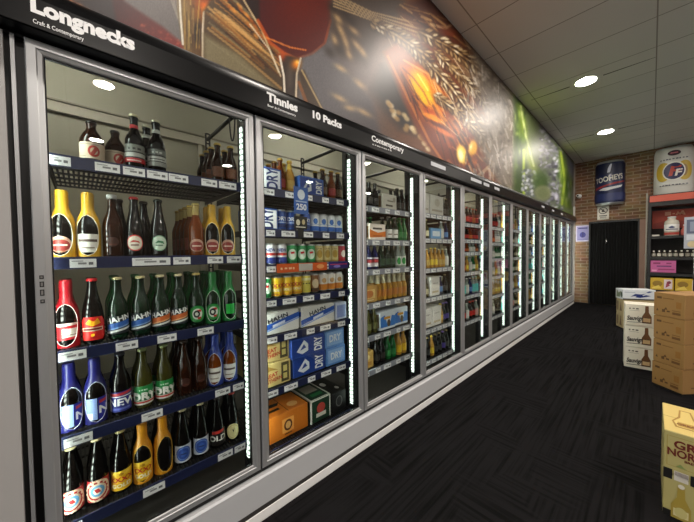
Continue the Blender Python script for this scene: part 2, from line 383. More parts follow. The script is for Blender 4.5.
    for k in range(60):
        x = R.uniform(140, 200); y = .41*(x-650)+249+R.uniform(-18, -1); blob(x, y, 1.3, 1, 0, '#b0604a', R.uniform(.2, .6))
    poly([(178, -420), (240, -420), (232, 0), (206, 16), (204, 60), (184, 52), (178, 10)], '', 1, 2, ((178, 20, '#7a6a48'), (206, 20, '#5a3c1e')))
    blob(195, 33, 8, 12, .2, '#2e2416', .9, 2); blob(188, 20, 4, 22, -.05, '#a08a58', .6); blob(200, 14, 9, 7, .4, '#8a5a22', .9)
    blob(207, 6, 11, 6, .5, '#d8701e', 1.); blob(208, 10, 4, 3, .4, '#ffb040', 1.); blob(205, -14, 22, 14, 0, '#7a3416', .9)
    for k in range(26):
        x = R.uniform(184, 202); stroke([(x, R.uniform(-6, 30)), (x-.1*(x-193)+R.uniform(-2, 2), R.uniform(32, 56))], R.uniform(.4, 1.), R.choice(['#b89a5c', '#5a3e20', '#3a2a18', '#8a6a3a', '#d8c088']), R.uniform(.3, .6))
    stroke([(178, -30), (181, 20), (183, 44)], 1., '#d8d2c4', .95); stroke([(204, 12), (203, 30), (203, 58)], 1.1, '#f0e2cc', .95)
    # --- fan of straw between the two glasses
    poly([(204, 10), (222, -20), (256, -20), (262, 20), (284, 60), (290, 100), (278, 92), (204, 60)], '#54432e', 1, 2)
    poly([(204, 34), (240, 54), (283, 94), (250, 85), (204, 62)], '#7c7258', 1, 3)
    poly([(226, -30), (258, -30), (276, 46), (262, 42)], '#2c1a12', 1, 4)
    for k in range(42):
        a0 = R.uniform(0, 1); x0, y0 = 206+R.uniform(0, 26), 6+a0*40-R.uniform(0, 22); ln = R.uniform(35, 85); sl = .72+.22*(1-a0)+R.uniform(-.05, .05)
        stroke([(x0, y0), (x0+ln*.5, y0+ln*.5*sl), (x0+ln, y0+ln*sl*1.05)], R.uniform(.5, 1.3), R.choice(['#8a5c2c', '#a87a42', '#5e3a1c', '#c29a62', '#3c2818', '#8d8468']), R.uniform(.4, .8))
    for k in range(16):
        f = k/16; blob(226+f*46+R.uniform(-3, 3), -4+f*52+R.uniform(-6, 6), 4, 1.5, .8, R.choice(['#a8642a', '#7a4418', '#c88a44']), .8, 2)
    stroke([(238, -10), (262, 30), (279, 72)], .9, '#c8b48e', .8); stroke([(250, 24), (270, 50), (281, 76)], .7, '#e0d4bc', .7)
    # --- big red goblet
    poly([(249, -420), (370, -420), (331, 0), (331, 22), (324, 44), (310, 55), (298, 58), (284, 52), (270, 42), (260, 24)], '', 1, 1.5, ((252, 10, '#48160f'), (330, 30, '#612418')))
    blob(300, 4, 26, 30, 0, '#6c2a1c', .5); stroke([(258, 20), (270, 42), (284, 53), (297, 59)], 1.6, '#b8581e', .8); stroke([(298, 58), (312, 54), (325, 43), (331, 20)], 1.2, '#9a4a2a', .7)
    stroke([(266, 37), (290, 47), (306, 50)], .8, '#d88440', .8)
    poly([(280, 54), (303, 58), (297, 102), (284, 98)], '#3c2e26', 1, 1.2); blob(290, 76, 4, 16, 0, '#5c5048', .8); blob(297, 64, 5, 5, 0, '#e88a20', 1); blob(298, 62, 2.5, 2, 0, '#ffc860', 1); blob(282, 56, 4, 5, .4, '#b4501a', .9)
    stroke([(280, 56), (284, 76), (285, 98)], 1, '#e6dccb', .95); stroke([(301, 58), (297, 74), (296, 102)], 1, '#dccbb0', .9)
    # --- grey gap, stalks, soft ears
    poly([(303, 57), (316, 52), (330, 42), (338, 62), (372, 100), (382, 140), (300, 104), (299, 75)], '', 1, 3, ((305, 70, '#6d6a6c'), (372, 110, '#565052')))
    poly([(299, 72), (304, 70), (327, 118), (305, 108)], '#4b3a28', 1, 1.5); stroke([(302, 70), (326, 116)], .8, '#b09a70', .9); stroke([(299, 82), (308, 106)], 1.5, '#8a5a32', .9)
    poly([(331, -60), (420, -60), (400, 16), (378, 42), (366, 66), (344, 56), (331, 30)], '#4d4038', 1, 5)
    for q in ((338, 18, 7, .9), (341, 30, 8, 1.1), (346, 42, 8, 1.2), (354, 30, 7, .8), (357, 45, 7, .9), (363, 52, 6, 1.), (335, 40, 6, 1.2), (349, 54, 6, 1.1), (341, 68, 7, .6), (360, 84, 7, .7), (340, 98, 8, .5), (364, 112, 9, .5), (350, 108, 6, .3)):
        blob(q[0], q[1], q[2], 2.6, q[3], '#c8a878', .75)
    for q in ((333, 8), (345, 12), (352, 22), (340, 50), (330, 52)): blob(q[0], q[1], 7, 4, .9, '#33261e', .7)
    poly([(382, 66), (396, 74), (412, 108), (418, 134), (400, 128), (384, 108), (372, 90)], '#34302f', .95, 6)
    for k in range(22):
        f = k/21; x, y = 386+f*44+R.uniform(-4, 4), 102+f*44+R.uniform(-4, 5); blob(x, y, 3.4, 2.4, .8, R.choice(['#c8b48a', '#a88a5c', '#e0d0ac']), .85, 2)
    for k in range(5): stroke([(334, -6+k*3), (372, 12+k*2), (420+k*4, 24+k*6)], .8, '#c0a67c', .7)
    # --- tilted amber glass
    poly([(384, 52), (398, 42), (424, 60), (452, 96), (478, 140), (500, 186), (468, 176), (440, 160), (420, 136), (402, 98)], '', 1, 2.5, ((396, 60, '#8a4c22'), (470, 160, '#6e3218')))
    poly([(402, 66), (424, 64), (448, 100), (440, 128), (424, 112)], '#c9701a', .9, 6); blob(420, 84, 8, 15, -.5, '#f0b818', 1, 2); blob(427, 98, 7, 9, -.5, '#f2c414', 1., 2); blob(415, 74, 4, 6, -.5, '#d88a1a', .9)
    blob(431, 112, 10, 5, .3, '#a8461a', .8); blob(436, 120, 12, 5, .4, '#e08624', .8); blob(446, 140, 14, 9, .6, '#7c3216', .9); blob(455, 128, 10, 6, .7, '#c87430', .7); blob(470, 166, 14, 8, .5, '#7a3818', .9)
    blob(462, 154, 5, 10, -.15, '#ffd860', 1, 2); blob(461, 156, 2.6, 6, -.15, '#fff6c8', 1, 2); blob(473, 148, 4.5, 8, .1, '#e8b038', 1, 2); blob(471, 147, 1.8, 4, .2, '#fff0b0', .9)
    stroke([(388, 56), (410, 102), (430, 142), (442, 160)], 1.2, '#d08a4a', .6); stroke([(404, 60), (432, 76), (462, 128)], 1, '#f0c890', .5)
    for k in range(16): x = R.uniform(404, 440); stroke([(x, 60+R.uniform(0, 20)), (x+R.uniform(10, 20), 92+R.uniform(0, 30))], .5, '#e0a050', .5)
    for k in range(60):
        t_ = R.uniform(0, 1); x = 392+t_*86+R.uniform(-8, 8); y = 62+t_*100+R.uniform(-14, 14)
        stroke([(x, y), (x+R.uniform(6, 14), y+R.uniform(12, 26))], R.uniform(.4, 1.4), R.choice(['#3e1c0e', '#c87a34', '#5a2a12', '#e0a048', '#8a4820', '#2e1610']), R.uniform(.25, .6))
    blob(421, 86, 7.5, 15, -.5, '#f2be14', .9, 3); stroke([(412, 76), (424, 92), (430, 104)], 1, '#a8660c', .6); stroke([(418, 74), (428, 90)], .7, '#fff08a', .7); blob(434, 118, 12, 2.6, .45, '#f09a2c', .9, 2); blob(438, 125, 13, 2, .5, '#5a2410', .8, 2); blob(444, 132, 12, 2.4, .5, '#d8782a', .8, 2)
    for k in range(30): x = R.uniform(446, 500); y = R.uniform(.55*(x-446)+120, .413*(x-650)+246); stroke([(x, y), (x+R.uniform(2, 8), y+R.uniform(6, 16))], R.uniform(.5, 1.5), R.choice(['#3a1a10', '#6a3418', '#c8905c', '#8a5a38', '#24120c']), R.uniform(.3, .7))
    blob(462, 154, 5, 9, -.15, '#ffd860', 1, 3); blob(461, 155, 2.6, 6, -.15, '#fff6c8', 1, 2); blob(473, 148, 4, 7, .1, '#e8b038', 1, 3); blob(471, 147, 1.6, 4, .2, '#fff0b0', .9)
    stroke([(478, 176), (500, 158), (506, 150)], 1.6, '#c8b89a', .6)
    # --- band of brown and the ears of wheat
    poly([(398, 10), (432, -10), (470, 30), (474, 54), (470, 62), (440, 44)], '#4e2814', 1, 4); stroke([(430, 24), (446, 28), (456, 22), (470, 48)], 1.4, '#d8c8a8', .5); blob(452, 34, 10, 6, .5, '#74381a', .8)
    for k in range(40): x = R.uniform(400, 468); y = R.uniform(-6, 20)+(x-400)*.55; stroke([(x, y), (x+R.uniform(6, 16), y+R.uniform(3, 12))], R.uniform(.4, 1.2), R.choice(['#8a6a44', '#2c180e', '#b89a6c', '#5a3820']), .6)
    poly([(408, 34), (430, 42), (472, 88), (492, 118), (478, 116), (440, 82)], '#6e3a1c', 1, 4)
    for (pts_, wd, nk) in (([(396, 30), (424, 58), (452, 88), (482, 130)], 7, 30), ([(420, 32), (448, 46), (474, 64), (500, 88)], 7.5, 26), ([(372, 22), (398, 36), (428, 56)], 7, 15), ([(436, 96), (458, 112), (486, 140)], 5, 13), ([(436, 52), (466, 82), (496, 116)], 5.5, 20)):
        P_ = np.array(pts_, float)
        for k in range(nk):
            f = (k+.5)/nk*(len(P_)-1); i0 = min(int(f), len(P_)-2); a_, b2 = P_[i0], P_[i0+1]; c0 = a_+(b2-a_)*(f-i0); d = (b2-a_)/np.hypot(*(b2-a_)); nrm = np.array((-d[1], d[0])); ang = math.atan2(d[1], d[0])
            blob(c0[0], c0[1], 5, wd*.8, ang, '#3a2616', .45)
            for sd in (-1, 0, 1):
                p = c0+nrm*sd*wd*R.uniform(.4, .75)+d*R.uniform(-1.5, 1.5); aa = ang+sd*R.uniform(.3, .8); L2 = R.uniform(2.6, 4.4)
                blob(p[0]+.5, p[1]+.6, L2+.6, 1.9, aa, '#2e1c10', .7, 2); blob(p[0]-.2, p[1]-.4, L2, R.uniform(.9, 1.4), aa, R.choice(['#b8a27c', '#d0c2a2', '#8e7450', '#a88e66', '#e4d8bc', '#6a5032']), .92, 2)
            if k % 2: stroke([tuple(c0), tuple(c0+d*R.uniform(14, 30)+nrm*R.uniform(-12, 12))], .35, '#c8b898', .5)
    for k in range(50): x = R.uniform(430, 500); y = R.uniform(50, 125); stroke([(x, y), (x+R.uniform(8, 22), y+R.uniform(12, 40))], .4, R.choice(['#d8ccb4', '#8a745a', '#3c2a1c']), .5)
    # --- pale frosty stretch
    poly([(470, 40), (506, 84), (516, 100), (517, 190), (500, 186), (480, 140), (486, 110)], '#857b70', .85, 6)
    for k in range(150):
        x = R.uniform(466, 519); y = R.uniform(max(60, 60+(x-480)*1.1), .41*(x-650)+249); stroke([(x, y), (x+R.uniform(-2, 5), y+R.uniform(4, 14))], R.uniform(.4, 1.1), R.choice(['#c8c0b6', '#5e564e', '#a89e92', '#e4dcd2', '#6e6258']), R.uniform(.3, .7))
    for k in range(140):
        x = R.uniform(476, 520); y = R.uniform(70+max(0, (x-490)*1.1), .413*(x-650)+247); blob(x, y, R.uniform(1, 4), R.uniform(.6, 2), R.uniform(0, 3), R.choice(['#b8b0a4', '#54493f', '#8f8478', '#d8d0c6', '#3e362e']), R.uniform(.2, .6))
    # --- green bottle necks, ice and lime
    poly([(515, 96), (526, 106), (545, 140), (560, 150), (576, 164), (576, 214), (515, 192)], '#6c7466', 1, 3)
    poly([(515, 96), (522, 102), (526, 130), (524, 196), (514, 190)], '#3e5422', .95, 2.5); poly([(518, 104), (523, 106), (529, 140), (541, 172), (536, 178), (526, 160)], '#93a544', .9, 3); stroke([(521, 106), (526, 136), (534, 166)], 1., '#dfe8b0', .8)
    poly([(526, 110), (540, 124), (546, 160), (540, 176), (530, 150)], '#6a7848', .85, 5); stroke([(524, 150), (524, 196)], 1.3, '#a8bc4a', .9)
    for k in range(30): x = R.uniform(515, 528); y = R.uniform(100+(x-515), 192); blob(x, y, R.uniform(.8, 2), R.uniform(2, 6), 0, R.choice(['#2a3c18', '#7c9440', '#b8c878', '#56702a']), R.uniform(.3, .7))
    for k in range(230):
        x = R.uniform(540, 563); y = R.uniform(118+(x-540)*1.2, .413*(x-650)+247); blob(x, y, R.uniform(.7, 2.2), R.uniform(.8, 3), R.uniform(0, 3), R.choice(['#a4a4b4', '#5c5c66', '#c8c8d4', '#7e7e8c', '#44444c', '#8c8c96']), R.uniform(.5, .9), 2)
    for k in range(70):
        x = R.uniform(522, 538); y = R.uniform(170, 198); blob(x, y, 1.6, 1.6, R.uniform(0, 3), R.choice(['#b8bcc8', '#dcdfe4', '#6e7678', '#4a5250']), .8, 2)
    poly([(559, 150), (566, 160), (570, 200), (572, 210), (561, 204)], '#667e32', .95, 2); stroke([(561, 152), (565, 180), (562, 204)], 1.1, '#a8bc50', .9); blob(568, 188, 2.5, 12, 0, '#36521c', .8); poly([(566, 150), (575, 166), (575, 180), (570, 172)], '#777784', .9, 2)
    for k in range(20): x = R.uniform(558, 574); y = R.uniform(165, 210); blob(x, y, R.uniform(.6, 1.6), R.uniform(1.5, 5), 0, R.choice(['#30481c', '#8fa444', '#9a9aa4', '#4e6628']), .6)
    blob(541, 181, 8, 12, 0, '#45661e', .85, 2); blob(543, 193, 8.5, 8, 0, '#8c9470', 1, 4); blob(543, 193, 6, 5.5, 0, '#78845c', .7, 3)
    rgbv[:] = np.clip((rgbv-.45)*1.1+.40, 0, 1)*(1+.04*R.standard_normal(X.size))[:, None]; rgbv[:] = np.clip(rgbv, .01, 1)
    ny, nzz = len(ys), len(zs)
    vv = np.stack([np.full(yy.size, -.002), yy.ravel(), zz.ravel()], -1)
    idx = np.arange(ny*nzz).reshape(nzz, ny)
    f = np.stack([idx[:-1, :-1], idx[:-1, 1:], idx[1:, 1:], idx[1:, :-1]], -1).reshape(-1, 4)
    nb = len(vv); vv = np.concatenate([vv, [[-.011, ys[0], zs[0]], [-.011, ys[-1], zs[0]], [-.011, ys[-1], zs[-1]], [-.011, ys[0], zs[-1]]]])
    fl = f.tolist() + [[nb+3, nb+2, nb+1, nb], [nb, nb+1, ny-1, 0], [nb+1, nb+2, ny*nzz-1, ny-1]]
    me = bpy.data.meshes.new('mural'); me.from_pydata(vv.tolist(), [], fl)
    at = me.color_attributes.new('print', 'FLOAT_COLOR', 'POINT')
    lc = np.where(rgbv <= .04045, rgbv/12.92, ((rgbv+.055)/1.055)**2.4); full = np.ones((len(vv), 4)); full[:len(lc), :3] = lc; full[len(lc):, :3] = .1
    at.data.foreach_set('color', full.astype(np.float32).ravel())
    m = M('mural_print', '#808080', .47, spec=.42); nt, ln_, bs = nodes(m); ca = N(m, 'ShaderNodeVertexColor', layer_name='print'); ln_.new(ca.outputs['Color'], bs.inputs['Base Color'])
    me.materials.append(m); o = bpy.data.objects.new('mural', me); COL.objects.link(o); return o
tag(make_mural(), 'long glossy printed mural of beer glasses, wheat and limes above the coolers', 'mural')

# ------------------------------------------------------------------ cooler doors
def ring_frame(mb, prof, y0, y1, z0, z1, m):
    v = []
    for d, x in prof: v += [(x, y0+d, z0+d), (x, y1-d, z0+d), (x, y1-d, z1-d), (x, y0+d, z1-d)]
    n_ = len(prof); mb.add(v, [(i*4+k, i*4+(k+1) % 4, ((i+1) % n_)*4+(k+1) % 4, ((i+1) % n_)*4+k) for i in range(n_) for k in range(4)], m)
def make_door():
    f = MB(); ring_frame(f, [(0, -.022), (0, -.004), (.003, 0), (.024, 0), (.027, -.003), (.037, -.006), (.040, -.009), (.040, -.022)], .005, W-.005, ZB+.001, ZT-.001, alu); r = f.build('door')
    g = MB(); ring_frame(g, [(.0402, -.021), (.0402, -.0105), (.0440, -.0105), (.0440, -.021)], .005, W-.005, ZB+.001, ZT-.001, rubber); g.build('gasket', r)
    p = MB().box((-.019, .0505, ZB+.0465), (-.013, W-.0505, ZT-.0465), gl).build('glass_pane', r)
    return r
DSGN = ['under the Longnecks sign', 'under the Tinnies sign', 'under the Contemporary sign'] + ['behind %s glass door' % ORD[i] for i in range(3, 12)]
b_ = MB()
for z, h in ((1.268, .012), (1.242, .018), (1.214, .02), (1.19, .012)): b_.box((.0, .016, z), (.0012, .026, z+h), M('badge_black', '#101010', .3)); b_.box((.0012, .0185, z+.003), (.0016, .0235, z+h-.003), M('badge_grey', '#8e8b88', .4))
badge = b_.build('maker_badge'); badge['label'] = 'small black upright badge on the frame'
def make_post():
    p = MB().box((-.118, -.026, .22), (-.0235, .026, ZT), blackp, .004).build('post')
    for s in (-1, 1):
        MB().box((-.112, min(s*.026, s*.031), .27), (-.074 if s > 0 else -.088, max(s*.026, s*.031), 1.99), led if s > 0 else led2).build('light_strip', p)['label'] = 'bright white light strip on the black post'
    return p
bay0 = empty('display_cooler'); door0 = make_door(); door0.parent = bay0; post0 = make_post(); post0.parent = bay0; post0.location = (0, W, 0)
for k in range(ND):
    d = bay0 if k == 0 else dup(bay0); d.location = (0, seam(k), 0)
    tag(d, 'silver framed glass door cooler bay %s' % DSGN[k] if k < 3 else 'silver framed glass door cooler bay, %s along the wall' % ORD[k], 'display cooler', 'glass door bays of the long cooler')
for c in bay0.children:
    if c.name.startswith('door'): badge.parent = c
p_ = make_post(); p_.parent = bay0

def ladder(mb, x, y, z0, z1, m):
    mb.box((x-.004, y-.016, z0), (x+.004, y-.008, z1), m); mb.box((x-.004, y+.008, z0), (x+.004, y+.016, z1), m)
    k = 0
    while z0+k*.032 < z1: mb.box((x-.003, y-.008, z0+k*.032), (x+.003, y+.008, z0+k*.032+.009), m); k += 1
upr = empty('shelf_upright')
p = MB(); ladder(p, -.15, 0, .16, 2.13, blackp); p.box((-.188, -.010, .16), (-.154, .010, 2.13), blackp); p.build('front_post', upr)
p = MB(); ladder(p, -.70, 0, .16, 2.15, blackp); p.build('back_post', upr)
MB().tube([(-.15, 0, 2.11), (-.70, 0, 2.11)], .012, blackp, 6).build('tie_bar', upr)
for k in range(ND+1):
    u_ = upr if k == 0 else dup(upr); u_.location = (0, seam(k), 0)
    w_ = 'between %s and %s cooler doors' % (ORD[k-1], ORD[k]) if 0 < k < ND else ('beside the grey end panel' if k == 0 else 'at the far end by the brick wall')
    tag(u_, 'black slotted shelf upright inside the cooler '+w_, 'shelf upright', 'slotted uprights holding the cooler shelves')
cb_ = MB(); pts = [(-.22+.035*math.sin(a), .0+.022*math.cos(a)*0-.022+.0*a, 2.03-.075*math.sin(a/2)**2*2) for a in np.linspace(0, PI, 3)]
loop = [(-.24, -.03, 2.10)] + [(-.24+.075*(1-math.cos(a))/2*1.0, -.03, 2.10-.15*math.sin(a)) for a in np.linspace(.2, PI-.2, 12)] + [(-.165, -.03, 2.10)]
c_ = MB().tube(loop, .004, blackp, 6).build('power_cable', loc=(0, seam(1), 0)); tag(c_, 'black cable looping from the tie bar between first and second cooler doors', 'cable')

# shelves
SH = {0: [1.70, 1.335, 1.0, .685, .365], 1: [1.70, 1.475, 1.275, 1.085, .880, .580, .238], 2: [1.685, 1.435, 1.21, .955, .71, .45], 3: [1.70, 1.465, 1.18, .90, .60, .30], 4: [1.66, 1.475, 1.33, 1.10, .83, .53]}
for k in range(5, ND): SH[k] = [1.66, 1.45, 1.24, 1.00, .74, .46]
SN = {5: ['top', 'second', 'third', 'fourth', 'lowest'], 6: ['top', 'second', 'third', 'fourth', 'fifth', 'lowest'], 7: ['top', 'second', 'third', 'fourth', 'fifth', 'sixth', 'lowest']}
def deck_mesh():
    d = MB(); y = .036
    while y < W-.036: d.box((-.66, y, -.006), (-.1, y+.007, 0), blackp); y += .016
    for x in (-.655, -.56, -.46, -.36, -.26, -.175, -.115): d.box((x, .034, -.014), (x+.01, W-.034, -.006), blackp)
    d.box((-.66, .034, -.034), (-.1, .040, .0), blackp); d.box((-.66, W-.040, -.034), (-.1, W-.034, .0), blackp)
    return d
deck0 = deck_mesh().build('shelf_deck')
PXT = [45, 62, 87, 109, 135, 159, 183, 206, 227, 240]; PYT = [.262, .300, .368, .432, .515, .600, .692, .790, .890, .955]
def pxy(px): return float(np.interp(px, PXT, PYT))-Y0
TK = {(0, 0): [(45, 77), (100, 124), (127, 148), (150, 170), (171, 190), (203, 218), (220, 237)], (0, 1): [(72, 98), (133, 170), (173, 190), (207, 222), (226, 241)], (0, 2): [(57, 85), (114, 136), (155, 174), (195, 211)],
      (0, 3): [(59, 88), (137, 158), (211, 226), (229, 241)], (0, 4): [(60, 74), (136, 158), (212, 227), (229, 243)]}
tick_ink = '#8b8c90'
def ticket(rail, y0, y1, i):
    m = MB().box((-.0915, y0, -.036), (-.0900, y1, -.004), M('ticket_paper', '#f2f4f6', .5))
    sfn = face_px(-.0899); w = y1-y0
    m.art(sfn, [('R', y0+w*.30, -.024, y0+w*.62, -.017, tick_ink), ('R', y0+w*.70, -.026, y0+w*.88, -.016, '#6d6f74'), ('R', y0+w*.08, -.014, y0+w*.5, -.010, '#a9aaae')], lay=.0002)
    m.build('price_ticket', rail)
first_deck = True
shelves = {}
for k in range(ND):
    for i, z in enumerate(SH[k]):
        r = empty('wire_shelf', (0, seam(k), z-.001))
        if first_deck: deck0.parent = r; first_deck = False
        else:
            d = deck0.copy(); COL.objects.link(d); d.parent = r
        rail = MB().box((-.098, .036, -.040), (-.0915, W-.036, .004), navy if k < 2 else M('grey_rail', '#8d919c', .35), .001).build('price_rail', r); rail['label'] = 'dark blue price rail' if k < 2 else 'grey price rail'
        if k == 0: tl = [(pxy(a), pxy(b)) for a, b in TK[(0, i)]]
        elif k < 3: tl = [(.08+.13*j+random.uniform(-.02, .02), .15+.13*j) for j in range(5)]
        else: tl = [(.06+.11*j, .14+.11*j) for j in range(6)]
        for a, bb in tl: ticket(rail, max(a, .037), min(bb, W-.037), i)
        tag(r, 'black wire shelf with price rail, %s shelf %s' % (SN[len(SH[k])][i], DSGN[k]), 'shelf', 'wire shelves in the long cooler'); shelves[(k, i)] = r

# ------------------------------------------------------------------ bottles, cans, cartons
LONG = [(0, 0), (.029, 0), (.0330, .005), (.0335, .012), (.0335, .118), (.0325, .132), (.0285, .152), (.0205, .172), (.0158, .190), (.0138, .210), (.0132, .234), (.0150, .236), (.0150, .243), (.0132, .246), (.0132, .250), (0, .250)]
CONE = [(0, 0), (.029, 0), (.0330, .005), (.0335, .012), (.0335, .098), (.0325, .112), (.0285, .140), (.0215, .172), (.0165, .200), (.0140, .222), (.0134, .236), (.0150, .238), (.0150, .243), (.0132, .246), (.0132, .250), (0, .250)]
GROW = [(0, 0), (.033, 0), (.0375, .005), (.038, .012), (.038, .078), (.036, .094), (.029, .112), (.019, .128), (.0150, .136), (.0140, .150), (.0155, .152), (.0155, .158), (.0135, .160), (.0135, .165), (0, .165)]
TALL = [(0, 0), (.029, 0), (.0330, .005), (.0335, .012), (.0335, .112), (.0325, .128), (.026, .148), (.0175, .164), (.0148, .180), (.0140, .214), (.0160, .216), (.0160, .224), (.0136, .226), (.0136, .232), (0, .232)]
STUB = [(0, 0), (.026, 0), (.0295, .004), (.030, .010), (.030, .100), (.0285, .112), (.022, .132), (.0155, .150), (.0132, .166), (.0126, .186), (.0142, .188), (.0142, .194), (.0126, .196), (.0126, .200), (0, .200)]
CAN = [(0, .004), (.022, .0), (.024, .0), (.031, .008), (.0325, .014), (.0325, .108), (.031, .114), (.0275, .121), (.0270, .124), (.0255, .124), (.0250, .121), (0, .120)]
def top_of(pr): return pr[-1][1]
def cap_mb(pr, m, foil=0.):
    t = top_of(pr); mb = MB()
    if foil: 
        mb.lathe([(.0150, t-foil), (.0158, t-foil*.6), (.0166, t-.016), (.0172, t-.010), (.0166, t+.0015), (.014, t+.003), (0, t+.003)], m, 16)
    else: mb.lathe([(.0160, t-.0085), (.0174, t-.0080), (.0172, t-.004), (.0158, t+.0015), (.0140, t+.0028), (0, t+.0028)], m, 16)
    return mb
def rad(pr, z):
    return float(np.interp(z, [p[1] for p in pr[3:]], [p[0] for p in pr[3:]]))
def sleeve_mb(pr, m, rim, zc=.085, hz=.078, ha=1.05):
    """bright outer sleeve over the bottle with an almond window at the front"""
    mb = MB(); zs = np.linspace(.001, top_of(pr)-.004, 46); na = 48; g = .0022
    def R(z): return max(rad(pr, z), .0165)+g
    def w(z): q = 1-((z-zc)/hz)**2; return ha*math.sqrt(q) if q > 0 else 0.
    v = []; f = []
    for z in zs:
        wz = w(z)
        for k in range(na+1):
            t_ = k/na; a = wz+(2*PI-2*wz)*t_; v.append((R(z)*math.cos(a), R(z)*math.sin(a), z))
    for j in range(len(zs)-1):
        for k in range(na): f.append((j*(na+1)+k, j*(na+1)+k+1, (j+1)*(na+1)+k+1, (j+1)*(na+1)+k))
    mb.add(v, f, m, True)
    n0 = len(zs)-1
    mb.lathe([(.0172, zs[-1]), (.0168, zs[-1]+.006), (.014, zs[-1]+.0065), (0, zs[-1]+.0065)], m, 16)
    for sg in (-1, 1):
        mb.tube([((R(z)+.0003)*math.cos(sg*w(z)), (R(z)+.0003)*math.sin(sg*w(z)), z) for z in np.linspace(max(zc-hz, .002), zc+hz, 22)], .0012, rim, 5)
    return mb
PROT = {}
def bottle(key, pr=LONG, glass='black', cap='#c9b06a', label=None, neck=None, sleeve=None, foil=0., n=20, rot=0., win=None, parts=True, band=None):
    """prototype of a bottle; label = list of art items in metres, centred at the front"""
    if key in PROT: return PROT[key]
    g = GL[glass]
    if band:                                                        # small and far: label and cap inside the one mesh
        def mz(z): 
            if z > top_of(pr)-.012: return ink(cap, .35)
            for a, bb, c in band:
                if a <= z < bb: return ink(c)
            return g
        pp = []
        cuts = sorted(set([q for a, bb, c in band for q in (a, bb)]+[top_of(pr)-.012]))
        for p, q in zip(pr[:-1], pr[1:]):
            pp.append(p)
            for z in cuts:
                if p[1]+1e-4 < z < q[1]-1e-4: pp.append((p[0]+(q[0]-p[0])*(z-p[1])/(q[1]-p[1]), z))
        pp.append(pr[-1])
        o = MB().lathe(pp, g, n, mz=mz).build('beer_bottle'); PROT[key] = [o, False]; return PROT[key]
    o = MB().lathe(pr, g, n).build('beer_bottle')
    if not sleeve: cap_mb(pr, ink(cap, .3), foil).build('cap', o)
    if label: MB().art(cyl(pr[4][0]+.0004), label, step=.006).build('label', o)
    if neck:
        nm = MB(); nm.lathe([(rad(pr, z)+.0006, z) for z in np.linspace(neck[0], neck[1], 4)], ink(neck[2]), 16); nm.build('neck_label', o)
    if sleeve: sleeve_mb(pr, ink(sleeve[0], .3), ink(sleeve[1], .3), *(win or ())).build('sleeve', o)
    PROT[key] = [o, False]; return PROT[key]
def put(pk, loc, rz, label, cat, group=None):
    o, used = pk
    if used: o = dup(o)
    pk[1] = True
    o.location = loc; o.rotation_euler.z = rz; tag(o, label, cat, group); return o
_seen = {}
def where(k, i): return '%s shelf %s' % (SN[len(SH[k])][i], DSGN[k])
LL = []
def stand(pk, k, i, y, x, desc, cat='bottle', rz=0., dz=0., row=''):
    """stand a copy of a prototype on shelf i of cooler door k; y is measured from the door's own edge"""
    o = put(pk, (x, seam(k)+y, SH[k][i]+dz), rz, '', cat, 'row of drinks, %s' % where(k, i)); LL.append((o, desc, k, i, row, y)); return o
def R_(w, z0, z1, c): return ('R', -w, z0, w, z1, c)

lk = {}
lk['growl'] = [R_(.052, .014, .076, '#d9c9b0'), ('O', .004, .043, .018, .022, '#b5382e', .62), ('P', [(-.008, .03), (.004, .028), (.016, .05), (.008, .06)], '#b5382e'), ('R', -.04, .066, .02, .069, '#a89a84'), ('R', -.046, .02, -.02, .023, '#a89a84')]
lk['redband'] = [R_(.05, .030, .105, '#20201f'), ('R', -.05, .074, .05, .102, '#8c9088'), ('D', 3, 0, .080, .012, '#20201f', .9), R_(.05, .052, .068, '#c8cac4'), R_(.05, .028, .046, '#c3242c'), ('R', -.03, .034, .02, .038, '#f0d8d4')]
lk['greyband'] = [R_(.05, .026, .105, '#1c1d1c'), ('R', -.05, .078, .05, .100, '#6f736e'), ('D', 3, 0, .083, .010, '#d8dad4', .9), R_(.05, .050, .070, '#c4c6c0'), R_(.05, .028, .046, '#9c9e98'), ('R', -.03, .056, .028, .060, '#3a3b39')]
lk['redring'] = [('E', 0, .058, .030, .034, '#c8352f'), ('E', 0, .058, .026, .029, '#e8e2d2'), ('E', 0, .058, .019, .021, '#e9e3d4'), ('P', [(-.018, .060), (-.006, .070), (.012, .066), (.018, .056), (.004, .062)], '#c8352f'), ('R', -.014, .046, .012, .052, '#7a4a44')]
lk['greenring'] = [('E', 0, .058, .030, .034, '#7fae90'), ('E', 0, .058, .027, .030, '#cfe0cf'), ('P', [(-.018, .058), (-.004, .070), (.014, .066), (.018, .054), (.002, .060)], '#2f7a50'), ('R', -.014, .046, .012, .051, '#3a6a50')]
lk['faint'] = [('E', 0, .062, .020, .020, '#3a1c12'), ('R', -.012, .05, .012, .053, '#6c3c30')]
lk['pink'] = [('E', 0, .05, .034, .030, '#c9a08c'), ('E', 0, .046, .029, .022, '#8c2f2a'), ('R', -.02, .044, .02, .050, '#e0c8b4'), ('R', -.014, .020, .014, .026, '#9a6a50')]
lk['redgold'] = [('P', [(-.046, .030), (-.034, .014), (.034, .014), (.046, .030), (.046, .084), (.030, .104), (-.030, .104), (-.046, .084)], '#d2231e'), ('P', [(-.022, .080), (-.010, .096), (.004, .086), (.016, .098), (.026, .078), (0, .068)], '#f4b21e'), ('R', -.034, .050, .034, .064, '#e8d0b8'), ('R', -.030, .053, .030, .061, '#7c1c18'), ('E', 0, .034, .006, .006, '#f4b21e')]
